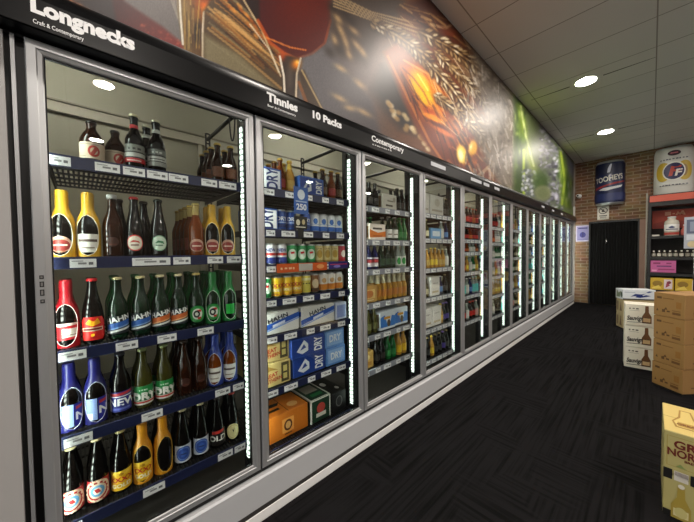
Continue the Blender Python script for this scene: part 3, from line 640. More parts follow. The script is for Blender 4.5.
def hahn(c1, c2): return [R_(.050, .024, .096, '#20262c'), ('T', 'HAHN', .002, .073, .021, '#f4f6f6', 1.05, .2), ('P', [(-.050, .040), (.050, .062), (.050, .080), (-.050, .060)], c1), ('P', [(-.050, .034), (.050, .056), (.050, .062), (-.050, .040)], c2), ('P', [(-.050, .024), (.050, .042), (.050, .050), (-.050, .032)], '#e2e6e6')]
lk['hblue'] = hahn('#2f62b4', '#7fa4d8'); lk['horange'] = hahn('#d2682c', '#eab07c')
lk['vgreen'] = [('E', 0, .058, .040, .040, '#1e7a34'), ('E', 0, .058, .034, .033, '#2f9a48'), ('E', 0, .058, .022, .026, '#e4ece0'), ('P', [(-.004, .076), (.014, .080), (.018, .068), (.002, .066)], '#c8242a'), ('P', [(0, .042), (.016, .044), (.014, .034), (.002, .032)], '#c8242a'), ('O', -.003, .058, .014, .017, '#14201a', .5)]
lk['bright'] = [('R', -.022, .036, .022, .086, '#27c04a'), ('R', -.004, .038, .020, .084, '#1ea03c')]
lk['dry'] = [R_(.050, .018, .098, '#e0e8de'), ('R', -.050, .066, .050, .098, '#1f8a44'), ('D', 4, 0, .078, .008, '#d8f0dc', .7), ('T', 'DRY', 0, .043, .028, '#f4f6f0', 1.15), ('P', [(-.05, .036), (.05, .036), (.05, .066), (-.05, .066)], '#24693c'), ('T', 'DRY', 0, .039, .025, '#f4f6f0', 1.2), ('R', -.05, .026, .05, .033, '#c43a32')]
lk['new'] = [R_(.052, .018, .100, '#262c86'), ('P', [(-.052, .080), (.052, .090), (.052, .100), (-.052, .092)], '#b83038'), ('R', -.052, .078, .052, .082, '#e8e8f0'), ('T', 'NEW', .002, .044, .028, '#f2f4f6', 1.15), ('R', -.03, .026, .03, .034, '#6a78c8'), ('R', -.052, .02, -.038, .05, '#e2e4ea')]
lk['newside'] = [('R', -.034, .016, .002, .100, '#8fa8e2'), ('R', .004, .016, .060, .100, '#2a2f9a'), ('R', -.032, .018, -.012, .044, '#e8e8e4'), ('P', [(.008, .078), (.06, .084), (.06, .094), (.008, .090)], '#b83038'), ('T', 'N', .022, .040, .028, '#f2f4f6', 1.1)]
lk['round'] = [R_(.052, .012, .096, '#b3262a'), ('E', 0, .054, .043, .043, '#ead8bc'), ('O', 0, .054, .036, .036, '#b3262a', .80), ('E', 0, .054, .022, .022, '#6aa8d8'), ('E', 0, .054, .013, .013, '#f0ead8'), ('P', [(-.010, .062), (.004, .064), (.011, .048), (-.002, .046)], '#b3262a')] + [('E', .0345*math.cos(a), .054+.0345*math.sin(a), .004, .004, '#ead8bc') for a in np.linspace(0, 2*PI, 14)[:-1]]
lk['xxxx'] = [R_(.052, .014, .092, '#e8b81a'), ('P', [(-.052, .076), (.052, .076), (.052, .094), (-.052, .094)], '#f0ca3c'), ('T', 'XXXX', 0, .050, .019, '#b52a1c', 1.1), ('T', 'GOLD', 0, .027, .015, '#f4f0d8', 1.1), ('E', 0, .08, .008, .006, '#b58a1c')]
lk['bluering'] = [R_(.046, .012, .090, '#c9cfdc'), ('E', 0, .052, .032, .034, '#2a4a9c'), ('O', 0, .052, .027, .029, '#6f8ed0', .88), ('E', 0, .052, .013, .014, '#3f62b4'), ('R', -.012, .048, .012, .054, '#24346c')]
lk['old'] = [R_(.05, .016, .092, '#15110f'), ('P', [(-.03, .074), (.03, .080), (.03, .094), (-.03, .088)], '#c2352c'), ('T', 'OLD', -.002, .040, .026, '#f2f2ec', 1.1), ('R', .040, .018, .046, .092, '#c8b890')]
lk['cream'] = [('E', 0, .056, .032, .040, '#e3d9a0'), ('O', 0, .056, .027, .034, '#c2b070', .92), ('P', [(-.006, .07), (0, .058), (.007, .072), (.002, .050)], '#3a3020')]
lk['whitelab'] = [R_(.042, .020, .090, '#e4e2dc'), ('R', -.03, .06, .03, .07, '#5a4a44'), ('R', -.02, .035, .02, .04, '#9a8a7c')]

B = bottle
D1 = [
 # shelf, px of the bottle in the photo row -> y, prototype, yaw, description
 (0, .402, B('growl', GROW, 'brown', '#1a1513', lk['growl']), .0, 'squat brown bottle with cream label and red emblem'),
 (0, .478, B('growl'), .1, 'second squat cream labelled bottle close behind the first', -.215),
 (0, .538, B('redband', TALL, 'black', '#d8cfa8', lk['redband'], (.175, .190, '#b8282c')), -.1, 'tall black bottle with red label band and red neck'),
 (0, .617, B('greyband', TALL, 'black', '#cfcab0', lk['greyband'], (.176, .192, '#b8bab4')), -.1, 'tall black bottle with grey and silver label bands'),
 (0, .594, B('greyband'), 0, 'tall black bottle half hidden between the two banded black bottles', -.25),
 (1, .311, B('ysleeve', LONG, 'black', '#222', lk['pink'], sleeve=('#cfa02a', '#f4ead0')), -.25, 'yellow sleeved bottle with dark window, beside the first post'),
 (1, .383, B('ysleeve2', LONG, 'black', '#222', lk['whitelab'], sleeve=('#cfa02a', '#f4ead0')), -.15, 'yellow sleeved bottle showing white label in its window'),
 (1, .456, B('plain', LONG, 'brown', '#b9bab8', lk['faint'], foil=.012), -.1, 'plain dark brown bottle with silver cap'),
 (1, .528, B('redring', CONE, 'black', '#c0262a', lk['redring']), -.1, 'black bottle with red cap and round white label'),
 (1, .615, B('greenring', CONE, 'black', '#14201a', lk['greenring']), -.1, 'black bottle with round pale green label'),
 (1, .768, B('amb', LONG, 'amber', '#d8c47a', lk['pink'], (.195, .240, '#c9b06a')), -.2, 'amber bottle with gold neck and pale pink label'),
 (1, .842, B('ysleeve'), -.3, 'yellow sleeved bottle beside the amber bottle'),
 (1, .918, B('ysleeve'), -.35, 'yellow sleeved bottle near the bright corner post'),
 (2, .312, B('rsleeve', LONG, 'black', '#222', [R_(.045, .030, .090, '#c8242c'), ('R', -.010, .040, .034, .072, '#ece6da'), ('P', [(-.045, .080), (.045, .084), (.045, .092), (-.045, .092)], '#f0d8d0'), ('R', -.006, .046, .030, .050, '#a09488')], sleeve=('#a81824', '#f6dcd8')), -.1, 'red sleeved bottle with dark window'),
 (2, .386, B('redgold', CONE, 'black', '#c8242a', lk['redgold']), -.1, 'black bottle with red cap and red eight sided label'),
 (2, .463, B('hblue', LONG, 'dkgreen', '#c8b88a', lk['hblue']), -.1, 'dark bottle with slanted blue label beside the red labelled one'),
 (2, .541, B('hblue'), -.12, 'dark bottle with slanted blue label beside the orange labelled ones'),
 (2, .614, B('horange', LONG, 'dkgreen', '#d8cba0', lk['horange']), -.12, 'dark bottle with slanted orange label beside the blue labelled ones'),
 (2, .686, B('horange'), -.15, 'dark bottle with slanted orange label beside the green labelled one'),
 (2, .762, B('vgreen', LONG, 'dkgreen', '#cdb56a', lk['vgreen']), -.2, 'dark bottle with gold cap and green round label'),
 (2, .836, B('gsleeve', LONG, 'dkgreen', '#222', lk['vgreen'], sleeve=('#1c7a38', '#d8f0d8')), -.25, 'green sleeved bottle with red and black emblem in window'),
 (2, .915, B('gsleeve2', LONG, 'dkgreen', '#222', lk['bright'], sleeve=('#1c7a38', '#d8f0d8')), -.1, 'green sleeved bottle with bright green label in window'),
 (3, .311, B('bsleeve', LONG, 'black', '#222', lk['newside'], sleeve=('#22226a', '#d4d8f4')), .25, 'blue sleeved bottle beside the first post, window label turned sideways'),
 (3, .384, B('bsleeve'), .05, 'second blue sleeved bottle, beside the one reading NEW'),
 (3, .464, B('new', LONG, 'black', '#1c1c28', lk['new']), -.05, 'dark bottle with blue label reading NEW'),
 (3, .541, B('dry', LONG, 'olive', '#7c8a5a', lk['dry']), -.1, 'green and white labelled DRY bottle beside the blue NEW bottle'),
 (3, .619, B('dry'), -.12, 'second green and white DRY bottle, beside the unlabelled brown bottles'),
 (3, .700, B('brownp', LONG, 'brown', '#2a1a12', lk['faint']), -.1, 'dark brown unlabelled bottle beside the green DRY label'),
 (3, .768, B('brownp'), -.1, 'dark brown unlabelled bottle beside the blue sleeves'),
 (3, .841, B('bsleeve3', LONG, 'amber', '#222', lk['whitelab'], sleeve=('#283c90', '#d4dcf4')), -.5, 'bright blue sleeved bottle beside the brown bottles'),
 (3, .914, B('bsleeve3'), -.5, 'bright blue sleeved bottle with white label near the bright corner post'),
 (4, .307, B('round', CONE, 'black', '#d8c89a', lk['round']), -.05, 'black bottle with round red, cream and blue label beside first post'),
 (4, .382, B('round'), -.1, 'black bottle with round red, cream and blue label beside yellow one'),
 (4, .456, B('xxxx', CONE, 'black', '#d8c88a', lk['xxxx']), -.1, 'black bottle with yellow label and red lettering'),
 (4, .530, B('osleeve', LONG, 'black', '#222', lk['xxxx'], sleeve=('#d08c1c', '#f0c050')), -.15, 'orange yellow sleeved bottle with yellow label in window'),
 (4, .605, B('osleeve2', LONG, 'black', '#222', None, sleeve=('#d08c1c', '#f0c050')), .2, 'orange yellow sleeved bottle with dark empty window'),
 (4, .685, B('bluering', CONE, 'black', '#cbbf98', lk['bluering']), -.15, 'black bottle with round blue label beside the orange sleeve'),
 (4, .764, B('bluering'), -.2, 'black bottle with round blue label beside the one reading OLD'),
 (4, .842, B('old', CONE, 'black', '#3a2a24', lk['old']), -.2, 'black bottle with red banded label reading OLD'),
 (4, .918, B('creamo', CONE, 'black', '#b8403c', lk['cream']), -.25, 'black bottle with cream oval label'),
]
for row in D1:
    i, y, pk, rz, desc = row[:5]; x = row[5] if len(row) > 5 else -.163
    stand(pk, 0, i, y-Y0, x, desc, rz=rz)
# rows standing behind the front bottles
B('bk_black', CONE, 'black', '#3a342c', None); B('bk_brown', STUB, 'brown', '#c8a84a', [R_(.04, .03, .08, '#6a3a1c')]); B('bk_green', LONG, 'green', '#2a6a3a', [R_(.04, .03, .09, '#1f4a2c')]); B('bk_amber', LONG, 'amber', '#c8a84a', [R_(.04, .03, .09, '#8c3a24')], (.195, .24, '#c9b06a'))
def back(i, y, key, desc, x=-.245): stand(PROT[key], 0, i, y-Y0, x, desc, rz=0, row='back')
back(1, .485, 'bk_black', 'dark bottle behind the red capped bottle', -.262); back(1, .575, 'bk_black', 'dark bottle behind the round green label', -.262)
for j, x in enumerate((-.245, -.325, -.405, -.485)): back(1, .766, 'bk_amber', 'amber bottle behind the gold necked amber one, %s row back' % ORD[j+1], x)
back(1, .845, 'ysleeve', 'yellow sleeved bottle one row back beside amber bottles'); back(1, .922, 'ysleeve', 'yellow sleeved bottle one row back near the corner post')
B('bk_navy', LONG, 'blue', '#20243c', [R_(.04, .03, .09, '#c8c8d0')])
back(0, .88, 'bk_brown', 'small gold capped brown bottle, front of the corner cluster', -.17); back(0, .945, 'bk_brown', 'small gold capped brown bottle beside the corner post', -.17)
for j, x in enumerate((-.245, -.32, -.395)):
    for y, w_ in ((.875, 'inner'), (.943, 'outer')): back(0, y, 'bk_brown', 'gold capped brown bottle, %s file of corner cluster, %s row' % (w_, ORD[j+1]), x)
for y, w_ in ((.463, 'first slanted blue label'), (.541, 'second slanted blue label'), (.614, 'first slanted orange label'), (.686, 'second slanted orange label'), (.762, 'round green label'), (.838, 'emblem sleeve'), (.916, 'bright green label')):
    for j, x in enumerate((-.245, -.327)): back(2, y, 'bk_green', 'green bottle behind the %s, %s row back' % (w_, ORD[j+1]), x)
back(2, .312, 'bk_black', 'dark bottle behind the red sleeve'); back(2, .386, 'bk_black', 'dark bottle behind the eight sided red label')
for y, w_ in ((.311, 'first blue sleeve'), (.384, 'second blue sleeve'), (.464, 'blue NEW label')): back(3, y, 'bk_navy', 'dark blue bottle behind the '+w_)
for y, w_ in ((.541, 'first DRY label'), (.619, 'second DRY label')): back(3, y, 'dry', 'amber DRY bottle behind the '+w_)
for y, w_ in ((.700, 'first'), (.770, 'second')):
    for j, x in enumerate((-.245, -.327)): back(3, y, 'brownp', 'dark brown bottle behind the %s unlabelled one, %s row back' % (w_, ORD[j+1]), x)
for y, w_ in ((.838, 'first'), (.914, 'second')): back(3, y, 'bsleeve3', 'bright blue sleeved bottle behind the %s bright blue sleeve' % w_)
for y, w_ in ((.307, 'first round red label'), (.382, 'second round red label'), (.456, 'yellow lettered label'), (.530, 'windowed orange sleeve'), (.605, 'empty orange sleeve'), (.685, 'first round blue label'), (.764, 'second round blue label'), (.842, 'OLD label'), (.918, 'cream oval label')):
    back(4, y, 'bk_black', 'black bottle behind the '+w_)

# ---- cans and cartons
def can(key, body, items=None, top=None):
    if key in PROT: return PROT[key]
    o = MB().lathe(CAN[1:10], silver, 18, mz=lambda z: ink(body, .3) if .009 < z < .113 else silver).build('beer_can')
    MB().lathe([(.0262, .1205), (.0262, .1235), (.0250, .1222), (.0245, .1212), (0, .1212)], silver, 16).build('can_lid', o)
    if items: MB().art(cyl(.0327), items, step=.006).build('printed_band', o)
    PROT[key] = [o, False]; return PROT[key]
def carton(key, sz, body, front=(), side=(), top=(), edge=None, name='beer_carton', c=.004, back_=()):
    """sz = depth along x (away from the door), width along y, height; origin at the front edge's middle, front looking +x"""
    if key in PROT: return PROT[key]
    dx, dy, dz = sz; m = body if not isinstance(body, str) else ink(body, .5)
    o = MB().box((-dx, -dy/2, 0), (0, dy/2, dz), m, c).build(name)
    f = MB()
    if front: f.art(face_px(.0), front, step=.5)
    if side: f.art(face_ny(-dy/2), side, step=.5)
    if top: f.art(face_top(dz), top, step=.5)
    if back_: f.art(face_py(dy/2), back_, step=.5)
    if f.v: f.build('printed_panel', o)
    fl = MB().box((-dx+c, -.0015, dz), (-c, .0015, dz+.0006), M('flap_seam', '#2c261e', .7)); fl.build('flap_seam', o)
    PROT[key] = [o, False]; return PROT[key]
can('c_bwr', '#e4e6ea', [R_(.101, .01, .045, '#20307c'), R_(.101, .055, .07, '#c83a34'), ('T', 'NEW', 0, .078, .018, '#20307c')])
can('c_blue', '#2c54a8', [R_(.101, .02, .04, '#1c3470'), ('T', 'DRY', 0, .06, .022, '#e8ecf4'), ('R', -.04, .046, .04, .052, '#a8bce4')])
can('c_wblue', '#e6e9ec', [R_(.101, .01, .04, '#2f62b4'), ('E', 0, .072, .016, .018, '#3a6cb8'), ('R', -.03, .05, .03, .054, '#8aa8d4')])
can('c_green', '#2c9a56', [('E', 0, .06, .028, .032, '#d8ecd8'), ('P', [(-.012, .075), (.012, .078), (.014, .066), (-.008, .062)], '#c8242a'), R_(.101, .012, .022, '#1a6a38')])
can('c_cream', '#dccb8a', [('E', 0, .06, .020, .026, '#b8963c'), R_(.101, .012, .020, '#a8842c'), ('D', 4, 0, .090, .008, '#7c5a1c', .8)])
can('c_yell', '#e6bc1c', [('T', 'XXXX', 0, .058, .022, '#b8341c'), R_(.101, .012, .024, '#c88a14'), ('T', 'GOLD', 0, .036, .014, '#fff4d0')])
can('c_gold', '#d8ca5a', [('D', 3, 0, .060, .013, '#5c5a1c', .9), R_(.101, .085, .1, '#e8e4b0')])
can('c_brown', '#8a5a2c', [('E', 0, .06, .024, .03, '#d8c4a0'), R_(.101, .012, .03, '#4a2c14')])
can('c_worange', '#ece6da', [R_(.101, .012, .05, '#e08a24'), ('E', 0, .074, .016, .016, '#c8a06a')])
can('c_orange', '#d0641c', [('E', 0, .06, .02, .02, '#f0c070')])
can('c_red', '#b82430', [('E', 0, .06, .02, .024, '#f0dcd0')])
B('st_red', STUB, 'amber', '#c8a23a', [R_(.04, .03, .08, '#9c2a24')]); B('st_gold', STUB, 'gold', '#c9a83a', [R_(.04, .03, .08, '#c8a24a')], (.15, .18, '#c9a83a')); B('st_brown', STUB, 'brown', '#c9a83a', [R_(.04, .03, .08, '#5a4020')]); B('st_clear', STUB, 'clear', '#c9c9c0', [R_(.04, .03, .08, '#d8d8d0')])

def dryface(w, h): return [('R', -w/2+.01, .01, w/2-.01, h-.01, '#1d3f94'), ('P', [(-w*.36, h*.34), (-w*.14, h*.86), (-.005, h*.62), (-w*.02, h*.28), (-w*.2, h*.16)], '#dfe5ee'), ('P', [(-w*.26, h*.36), (-w*.15, h*.66), (-w*.08, h*.46)], '#1d3f94'), ('T', 'DRY', w*.40, h*.5, w*.24, '#eef2f6', h/w*1.05, PI/2)]
X0 = -.125
# top shelf
drc = carton('dry_small', (.20, .13, .125), '#28509e', [('R', -.055, .012, .055, .113, '#f0f2f6'), ('T', 'DRY', .036, .0625, .066, '#182c6c', .62, PI/2)], [('T', 'DRY', -.1, .035, .05, '#f0f2f6', .8)])
drw = carton('dry_wide', (.16, .19, .118), '#2c5fb4', dryface(.19, .118), [('E', -.08, .06, .03, .03, '#dfe5ee')])
stand(drc, 1, 0, 1.135-seam(1)+.02, X0, 'small blue carton with white panel reading DRY', 'carton')
stand(drw, 1, 0, 1.435-seam(1), X0, 'wide blue carton with white emblem and DRY', 'carton')
for j, y in enumerate((.235, .300)):
    for q, x in enumerate((-.17, -.24, -.31)): stand(PROT['st_red' if j == 0 else 'st_gold'], 1, 0, y, x, '%s bottle between the two blue cartons, %s row' % ('red labelled amber' if j == 0 else 'gold', ORD[q]), row='b')
for j, y in enumerate((.555, .63, .69)):
    for q, x in enumerate((-.17, -.25)): stand(PROT['st_brown' if j != 1 else 'st_red'], 1, 0, y, x, '%s bottle beyond the wide blue carton, %s row' % ('brown' if j != 1 else 'red labelled amber', ORD[q]))
# second
dr2 = carton('dry_block', (.20, .15, .122), '#28509e', [('R', -.06, .010, .066, .112, '#f0f2f6'), ('T', 'DRY', .040, .061, .072, '#182c6c', .55, PI/2)], [('T', 'DRY', -.1, .035, .05, '#f0f2f6', .8)])
stand(dr2, 1, 1, .115, X0, 'blue carton with big white panel reading DRY', 'carton')
for y in (.230, .300): stand(PROT['c_blue'], 1, 1, y, -.165, 'blue can with white lettering beside the black card', 'can', -.3)
stand(PROT['c_blue'], 1, 1, .405, -.165, 'blue can beyond the black display card', 'can', -.3)
for q, y in enumerate((.475, .543, .610, .677)): stand(PROT['c_wblue'], 1, 1, y, -.165, 'white can with blue base', 'can', -.3)
for q, y in enumerate((.475, .543, .610, .677)): stand(PROT['c_wblue'], 1, 1, y, -.235, 'white can with blue base in the second row', 'can', -.3)
stand(PROT['c_blue'], 1, 1, .300, -.235, 'blue can in the second row behind the black card', 'can', -.3)
pc = MB().box((-.0895, seam(1)+.275, 1.483), (-.0865, seam(1)+.365, 1.560), ink('#141414', .4)); pc.art(face_px(-.0865), [('E', seam(1)+.30, 1.524, .014, .018, '#d8d4c0'), ('E', seam(1)+.338, 1.528, .011, .016, '#c8b890'), ('R', seam(1)+.285, 1.494, seam(1)+.352, 1.500, '#e8e4d8')])
o = pc.build('display_card'); MB().box((-.0895, seam(1)+.30, 1.436), (-.0880, seam(1)+.34, 1.485), ink('#141414', .4)).build('card_clip', o); tag(o, 'small black display card clipped to second shelf rail under the Tinnies sign', 'display card')
pc = MB().box((-.0895, seam(1)+.275, 1.575), (-.0865, seam(1)+.375, 1.735), ink('#2c5aa8', .4)); pc.art(face_px(-.0865), [('E', seam(1)+.325, 1.69, .026, .03, '#d8e2f0'), ('T', '250', seam(1)+.325, 1.60, .034, '#e8eef6'), ('R', seam(1)+.285, 1.645, seam(1)+.365, 1.652, '#a8c0e4')])
o = pc.build('hanging_card'); tag(o, 'blue promotion card hanging from top shelf rail under the Tinnies sign', 'display card')
# third
for y in (.157, .229): stand(PROT['c_bwr'], 1, 2, y, -.165, 'white, red and blue can', 'can', -.35)
stand(PROT['c_bwr'], 1, 2, .088, -.165, 'white, red and blue can beside the first shelf post', 'can', -.35)
for y in (.300, .370, .4385): stand(PROT['c_green'], 1, 2, y, -.165, 'green can with red and white emblem', 'can', -.35)
for y in (.506, .5725, .639): stand(PROT['c_cream'], 1, 2, y, -.165, 'cream and gold can', 'can', -.35)
stand(PROT['c_red'], 1, 2, .7045, -.165, 'red can at the end of the row', 'can')
for key, y, w, ds in (('c_bwr', .19, 0, 'white, red and blue can in the second row'), ('c_green', .335, 0, 'green can in the second row'), ('c_green', .405, 0, 'green can in the second row'), ('c_cream', .545, 0, 'cream can in the second row'), ('c_cream', .613, 0, 'cream can in the second row')): stand(PROT[key], 1, 2, y, -.237, ds, 'can')
def strip(y0, y1, z, h, c, its, label):
    mb = MB().box((-.0880, seam(1)+y0, z), (-.0860, seam(1)+y1, z+h), ink(c, .35)); mb.art(face_px(-.0860), its)
    o = mb.build('shelf_promotion_strip'); tag(o, label, 'promotion strip')
s1 = seam(1)
strip(.155, .515, 1.232, .05, '#d0581c', [('R', s1+.30, 1.236, s1+.40, 1.278, '#b8b4ac'), ('D', 4, s1+.23, 1.248, .016, '#f4c8a0', 1.1), ('E', s1+.46, 1.257, .03, .014, '#f0a060')] , 'orange promotion strip along third shelf rail under the Tinnies sign')
strip(.53, .70, 1.238, .045, '#2c2474', [('R', s1+.54, 1.262, s1+.69, 1.268, '#c83a6a'), ('E', s1+.6, 1.252, .03, .009, '#8c84d8')], 'purple promotion strip along third shelf rail under the Tinnies sign')
# fourth
stand(PROT['c_green'], 1, 3, .125, -.165, 'green can beside the yellow ones', 'can', -.3)
for y in (.193, .262, .331): stand(PROT['c_yell'], 1, 3, y, -.165, 'yellow can with red lettering', 'can', -.4)
stand(PROT['c_gold'], 1, 3, .40, -.165, 'pale gold can beside the yellow cans', 'can', -.3)
stand(PROT['c_brown'], 1, 3, .468, -.165, 'brown can with cream oval', 'can', -.3)
for y in (.538, .606, .674): stand(PROT['c_worange'], 1, 3, y, -.165, 'white can with orange base', 'can', -.3)
for key, y, ds in (('c_yell', .228, 'yellow can in the second row'), ('c_yell', .297, 'yellow can in the second row'), ('c_gold', .365, 'pale gold can in the second row'), ('c_brown', .503, 'brown can in the second row'), ('c_worange', .572, 'white and orange can in the second row'), ('c_worange', .64, 'white and orange can in the second row')): stand(PROT[key], 1, 3, y, -.237, ds, 'can')
# fifth: white cartons
def wface(w, h): return [('P', [(-w/2, h*.12), (w/2, h*.62), (w/2, h*.86), (-w/2, h*.36)], '#2456b4'), ('P', [(-w/2, h*.04), (w/2, h*.54), (w/2, h*.60), (-w/2, h*.10)], '#6f9ade'), ('T', 'HAHN', -w*.02, h*.62, h*.20, '#20242c', 1.3, .38*h/w*1.2), ('P', [(-w*.16, h*.30), (w*.14, h*.46), (w*.14, h*.58), (-w*.16, h*.42)], '#d8e2f4')]
wc = carton('white_carton', (.26, .27, .125), '#dcdcd8', wface(.27, .125), [('P', [(-.26, .01), (0, .07), (0, .10), (-.26, .04)], '#2456b4'), ('T', 'HAHN', -.13, .085, .022, '#20242c')], [('R', -.10, .1, .10, .14, '#b8bcc0')])
stand(wc, 1, 4, .185, X0, 'white carton with blue diagonal stripe, first of the two white cartons', 'carton')
stand(wc, 1, 4, .470, X0, 'white carton with blue diagonal stripe, second of the two white cartons', 'carton', .0)
wb = carton('lilac_carton', (.24, .10, .118), '#c9d0e6', [('R', -.04, .015, .04, .10, '#8896cc')])
stand(wb, 1, 4, .668, X0, 'narrow pale lilac carton at the end of the row', 'carton')
# sixth: cream and blue cartons
def cface(w, h): return [('R', w*.20, h*.08, w*.44, h*.92, '#4c4428'), ('R', w*.26, h*.2, w*.38, h*.44, '#c8b870'), ('R', w*.26, h*.52, w*.38, h*.78, '#c8b870'), ('T', 'GREAT', -w*.14, h*.40, h*.17, '#b03c20', 1., .12), ('T', 'NORTHERN', -w*.12, h*.20, h*.15, '#b03c20', .9, .12), ('P', [(-w*.45, h*.55), (-w*.2, h*.9), (w*.1, h*.68), (-w*.1, h*.72)], '#9c7c38')]
cc = carton('cream_carton', (.28, .21, .135), '#cdb878', cface(.21, .135), [('T', 'GREAT', -.14, .06, .03, '#b03c20')], [('R', -.08, .08, .08, .16, '#b89c54')])
stand(cc, 1, 5, .150, X0, 'cream carton with red lettering, bottom of its stack', 'carton'); stand(cc, 1, 5, .150, X0-.012, 'cream carton with red lettering, top of its stack', 'carton', 0, .137)
dc = carton('blue_carton', (.26, .25, .120), '#24489c', dryface(.25, .120), [('E', -.06, .06, .03, .03, '#c8d4ee'), ('T', 'DRY', -.16, .035, .05, '#eef2f6', .8)], [('R', -.09, .06, .09, .17, '#1d3f94')])
stand(dc, 1, 5, .395, X0, 'blue carton with white stag emblem and DRY, bottom of its stack', 'carton'); stand(dc, 1, 5, .382, X0+.010, 'blue carton with white stag emblem and DRY, top of its stack', 'carton', 0, .122)
lc = carton('pale_blue_carton', (.26, .17, .120), '#5f92d8', [('R', -.07, .015, .07, .105, '#8cb4ea'), ('T', 'DRY', 0, .04, .045, '#e8f0fa', .8)])
stand(lc, 1, 5, .615, X0, 'pale blue carton beside the stag cartons, bottom of its stack', 'carton'); stand(lc, 1, 5, .605, X0, 'pale blue carton beside the stag cartons, top of its stack', 'carton', 0, .122)
# lowest: orange, green and black cartons
oc = carton('orange_carton', (.20, .28, .155), '#c8701c', [('R', -.045, .03, .035, .115, '#e8a050'), ('E', -.005, .072, .028, .034, '#5c3010'), ('E', -.005, .072, .018, .022, '#d8a868'), ('R', -.03, .018, .02, .026, '#6a3a10')], [('E', -.1, .08, .03, .03, '#e8a050')], [('P', [(-.10, .10), (-.02, .10), (.0, .13), (-.09, .14)], '#14100c'), ('E', .06, .06, .035, .03, '#e8b070'), ('P', [(-.12, .05), (-.03, .05), (-.03, .075), (-.12, .07)], '#14100c')])
stand(oc, 1, 6, .245, X0-.015, 'orange carton with round emblem and black handle slots', 'carton', .0)
gc = carton('green_carton', (.30, .16, .150), '#173a26', [('R', -.08, 0, -.072, .15, '#e4e6de'), ('R', .072, 0, .08, .15, '#e4e6de'), ('R', -.08, .142, .08, .15, '#e4e6de'), ('E', 0, .085, .034, .034, '#b8463c'), ('R', -.04, .03, .04, .055, '#d8d8cc')], [('R', -.012, 0, 0, .15, '#e4e6de'), ('R', -.30, .142, 0, .15, '#e4e6de')], [('R', -.08, .002, .08, .012, '#e4e6de'), ('R', -.08, .0, -.07, .30, '#e4e6de'), ('R', .07, 0, .08, .30, '#e4e6de'), ('R', -.05, .1, .05, .2, '#9a9488'), ('R', -.04, .04, .05, .075, '#1f7a44')])
stand(gc, 1, 6, .485, X0-.01, 'dark green carton with white edges', 'carton')
kc = carton('black_carton', (.30, .13, .135), '#131315', [('E', 0, .07, .03, .038, '#6c6c6c'), ('E', 0, .07, .022, .03, '#2c2c2e')], [('R', -.2, .04, -.08, .09, '#3a3a3c')], [('E', -.02, .16, .02, .03, '#e0e0dc'), ('E', .03, .06, .014, .02, '#e0e0dc')])
stand(kc, 1, 6, .645, X0-.01, 'black carton with pale oval marks', 'carton')
yt = MB().box((-.0895, s1+.50, SH[1][6]-.036), (-.0865, s1+.60, SH[1][6]-.008), ink('#d8c83a')); o = yt.build('sale_ticket'); tag(o, 'yellow sale ticket on lowest shelf rail under the Tinnies sign', 'ticket')

# ---- third door
B('gb', STUB, 'green', '#3fae4a', [R_(.04, .03, .08, '#2a7a3c')]); B('wb', STUB, 'dkgreen', '#e0e0d8', [R_(.05, .025, .095, '#e4e2dc'), ('R', -.02, .05, .02, .06, '#7a6a5a')])
B('nb', STUB, 'blue', '#b9b4c8', [R_(.05, .02, .05, '#d8d4d8'), R_(.05, .052, .075, '#b83038'), R_(.05, .08, .092, '#dcdce4')]); B('db', STUB, 'dkgreen', '#d8d4b8', [R_(.05, .03, .08, '#2c4a34')])
B('wg', STUB, 'clear', '#b8d020', [R_(.05, .02, .095, '#e8ece4'), ('E', 0, .055, .02, .03, '#2f9a48')]); B('ab', STUB, 'gold', '#d8d2b4', [R_(.05, .03, .085, '#b8742c')], (.135, .19, '#c9c4a4')); B('ob', STUB, 'olive', '#b8b49a', [R_(.05, .03, .08, '#5a5a34')])
B('kb', STUB, 'black', '#6a6458', [R_(.04, .03, .08, '#2a2622')]); B('yb', STUB, 'gold', '#e0c020', [R_(.05, .025, .09, '#e0b41c')])
def stand_row(k, i, key, ys, desc, x=-.16, rz=-.4, rows=1, cat='bottle'):
    for y in ys:
        stand(PROT[key], k, i, y, x, desc, cat, rz)
        for q in range(1, rows): stand(PROT[key], k, i, y, x-.068*q, desc+', %s row' % ORD[q], cat, rz, row='b')
def pack(key, c, items, sz=(.13, .19, .13), top='#8a6a40'): return carton(key, sz, c, items, [('R', -sz[0]*.9, .02, -sz[0]*.1, sz[2]-.02, top)], name='six_pack')
stand_row(2, 0, 'wb', (.10, .17), 'white labelled dark bottle', rows=2)
stand_row(2, 0, 'kb', (.24, .31), 'black bottle with dark label', rows=2)
wpk = pack('white_pack', '#e2ddd0', [('R', -.05, .03, .04, .045, '#5c5248'), ('R', -.03, .07, .05, .08, '#8c8478'), ('E', .06, .09, .02, .02, '#b0a898')])
stand(wpk, 2, 0, .46, -.13, 'white cardboard six pack with dark print', 'six pack')
for j, y in enumerate((.40, .46, .52)): stand(PROT['kb'], 2, 0, y, -.295, 'dark bottle behind the white six pack', row='b')
stand_row(2, 0, 'kb', (.60, .665), 'black bottle beyond the white six pack', rows=2)
stand_row(2, 1, 'gb', (.075, .14), 'green bottle before the orange six pack', rows=2)
opk = pack('orange_pack', '#ece2d8', [('P', [(-.095, .02), (.095, .03), (.095, .075), (0, .06), (-.095, .085)], '#dc7a2c'), ('R', -.06, .085, .05, .10, '#4a4440'), ('R', -.06, .03, .05, .04, '#b85a1c')])
stand(opk, 2, 1, .31, -.13, 'white six pack with orange band', 'six pack')
for j, y in enumerate((.235, .29, .345, .40)):
    for q in range(2): stand(PROT['gb'], 2, 1, y, -.295-.068*q, 'tall green bottle behind the orange six pack, %s row' % ORD[q], row='b', dz=0)
stand_row(2, 1, 'wb', (.48, .56), 'white labelled bottle beyond orange six pack', rows=2)
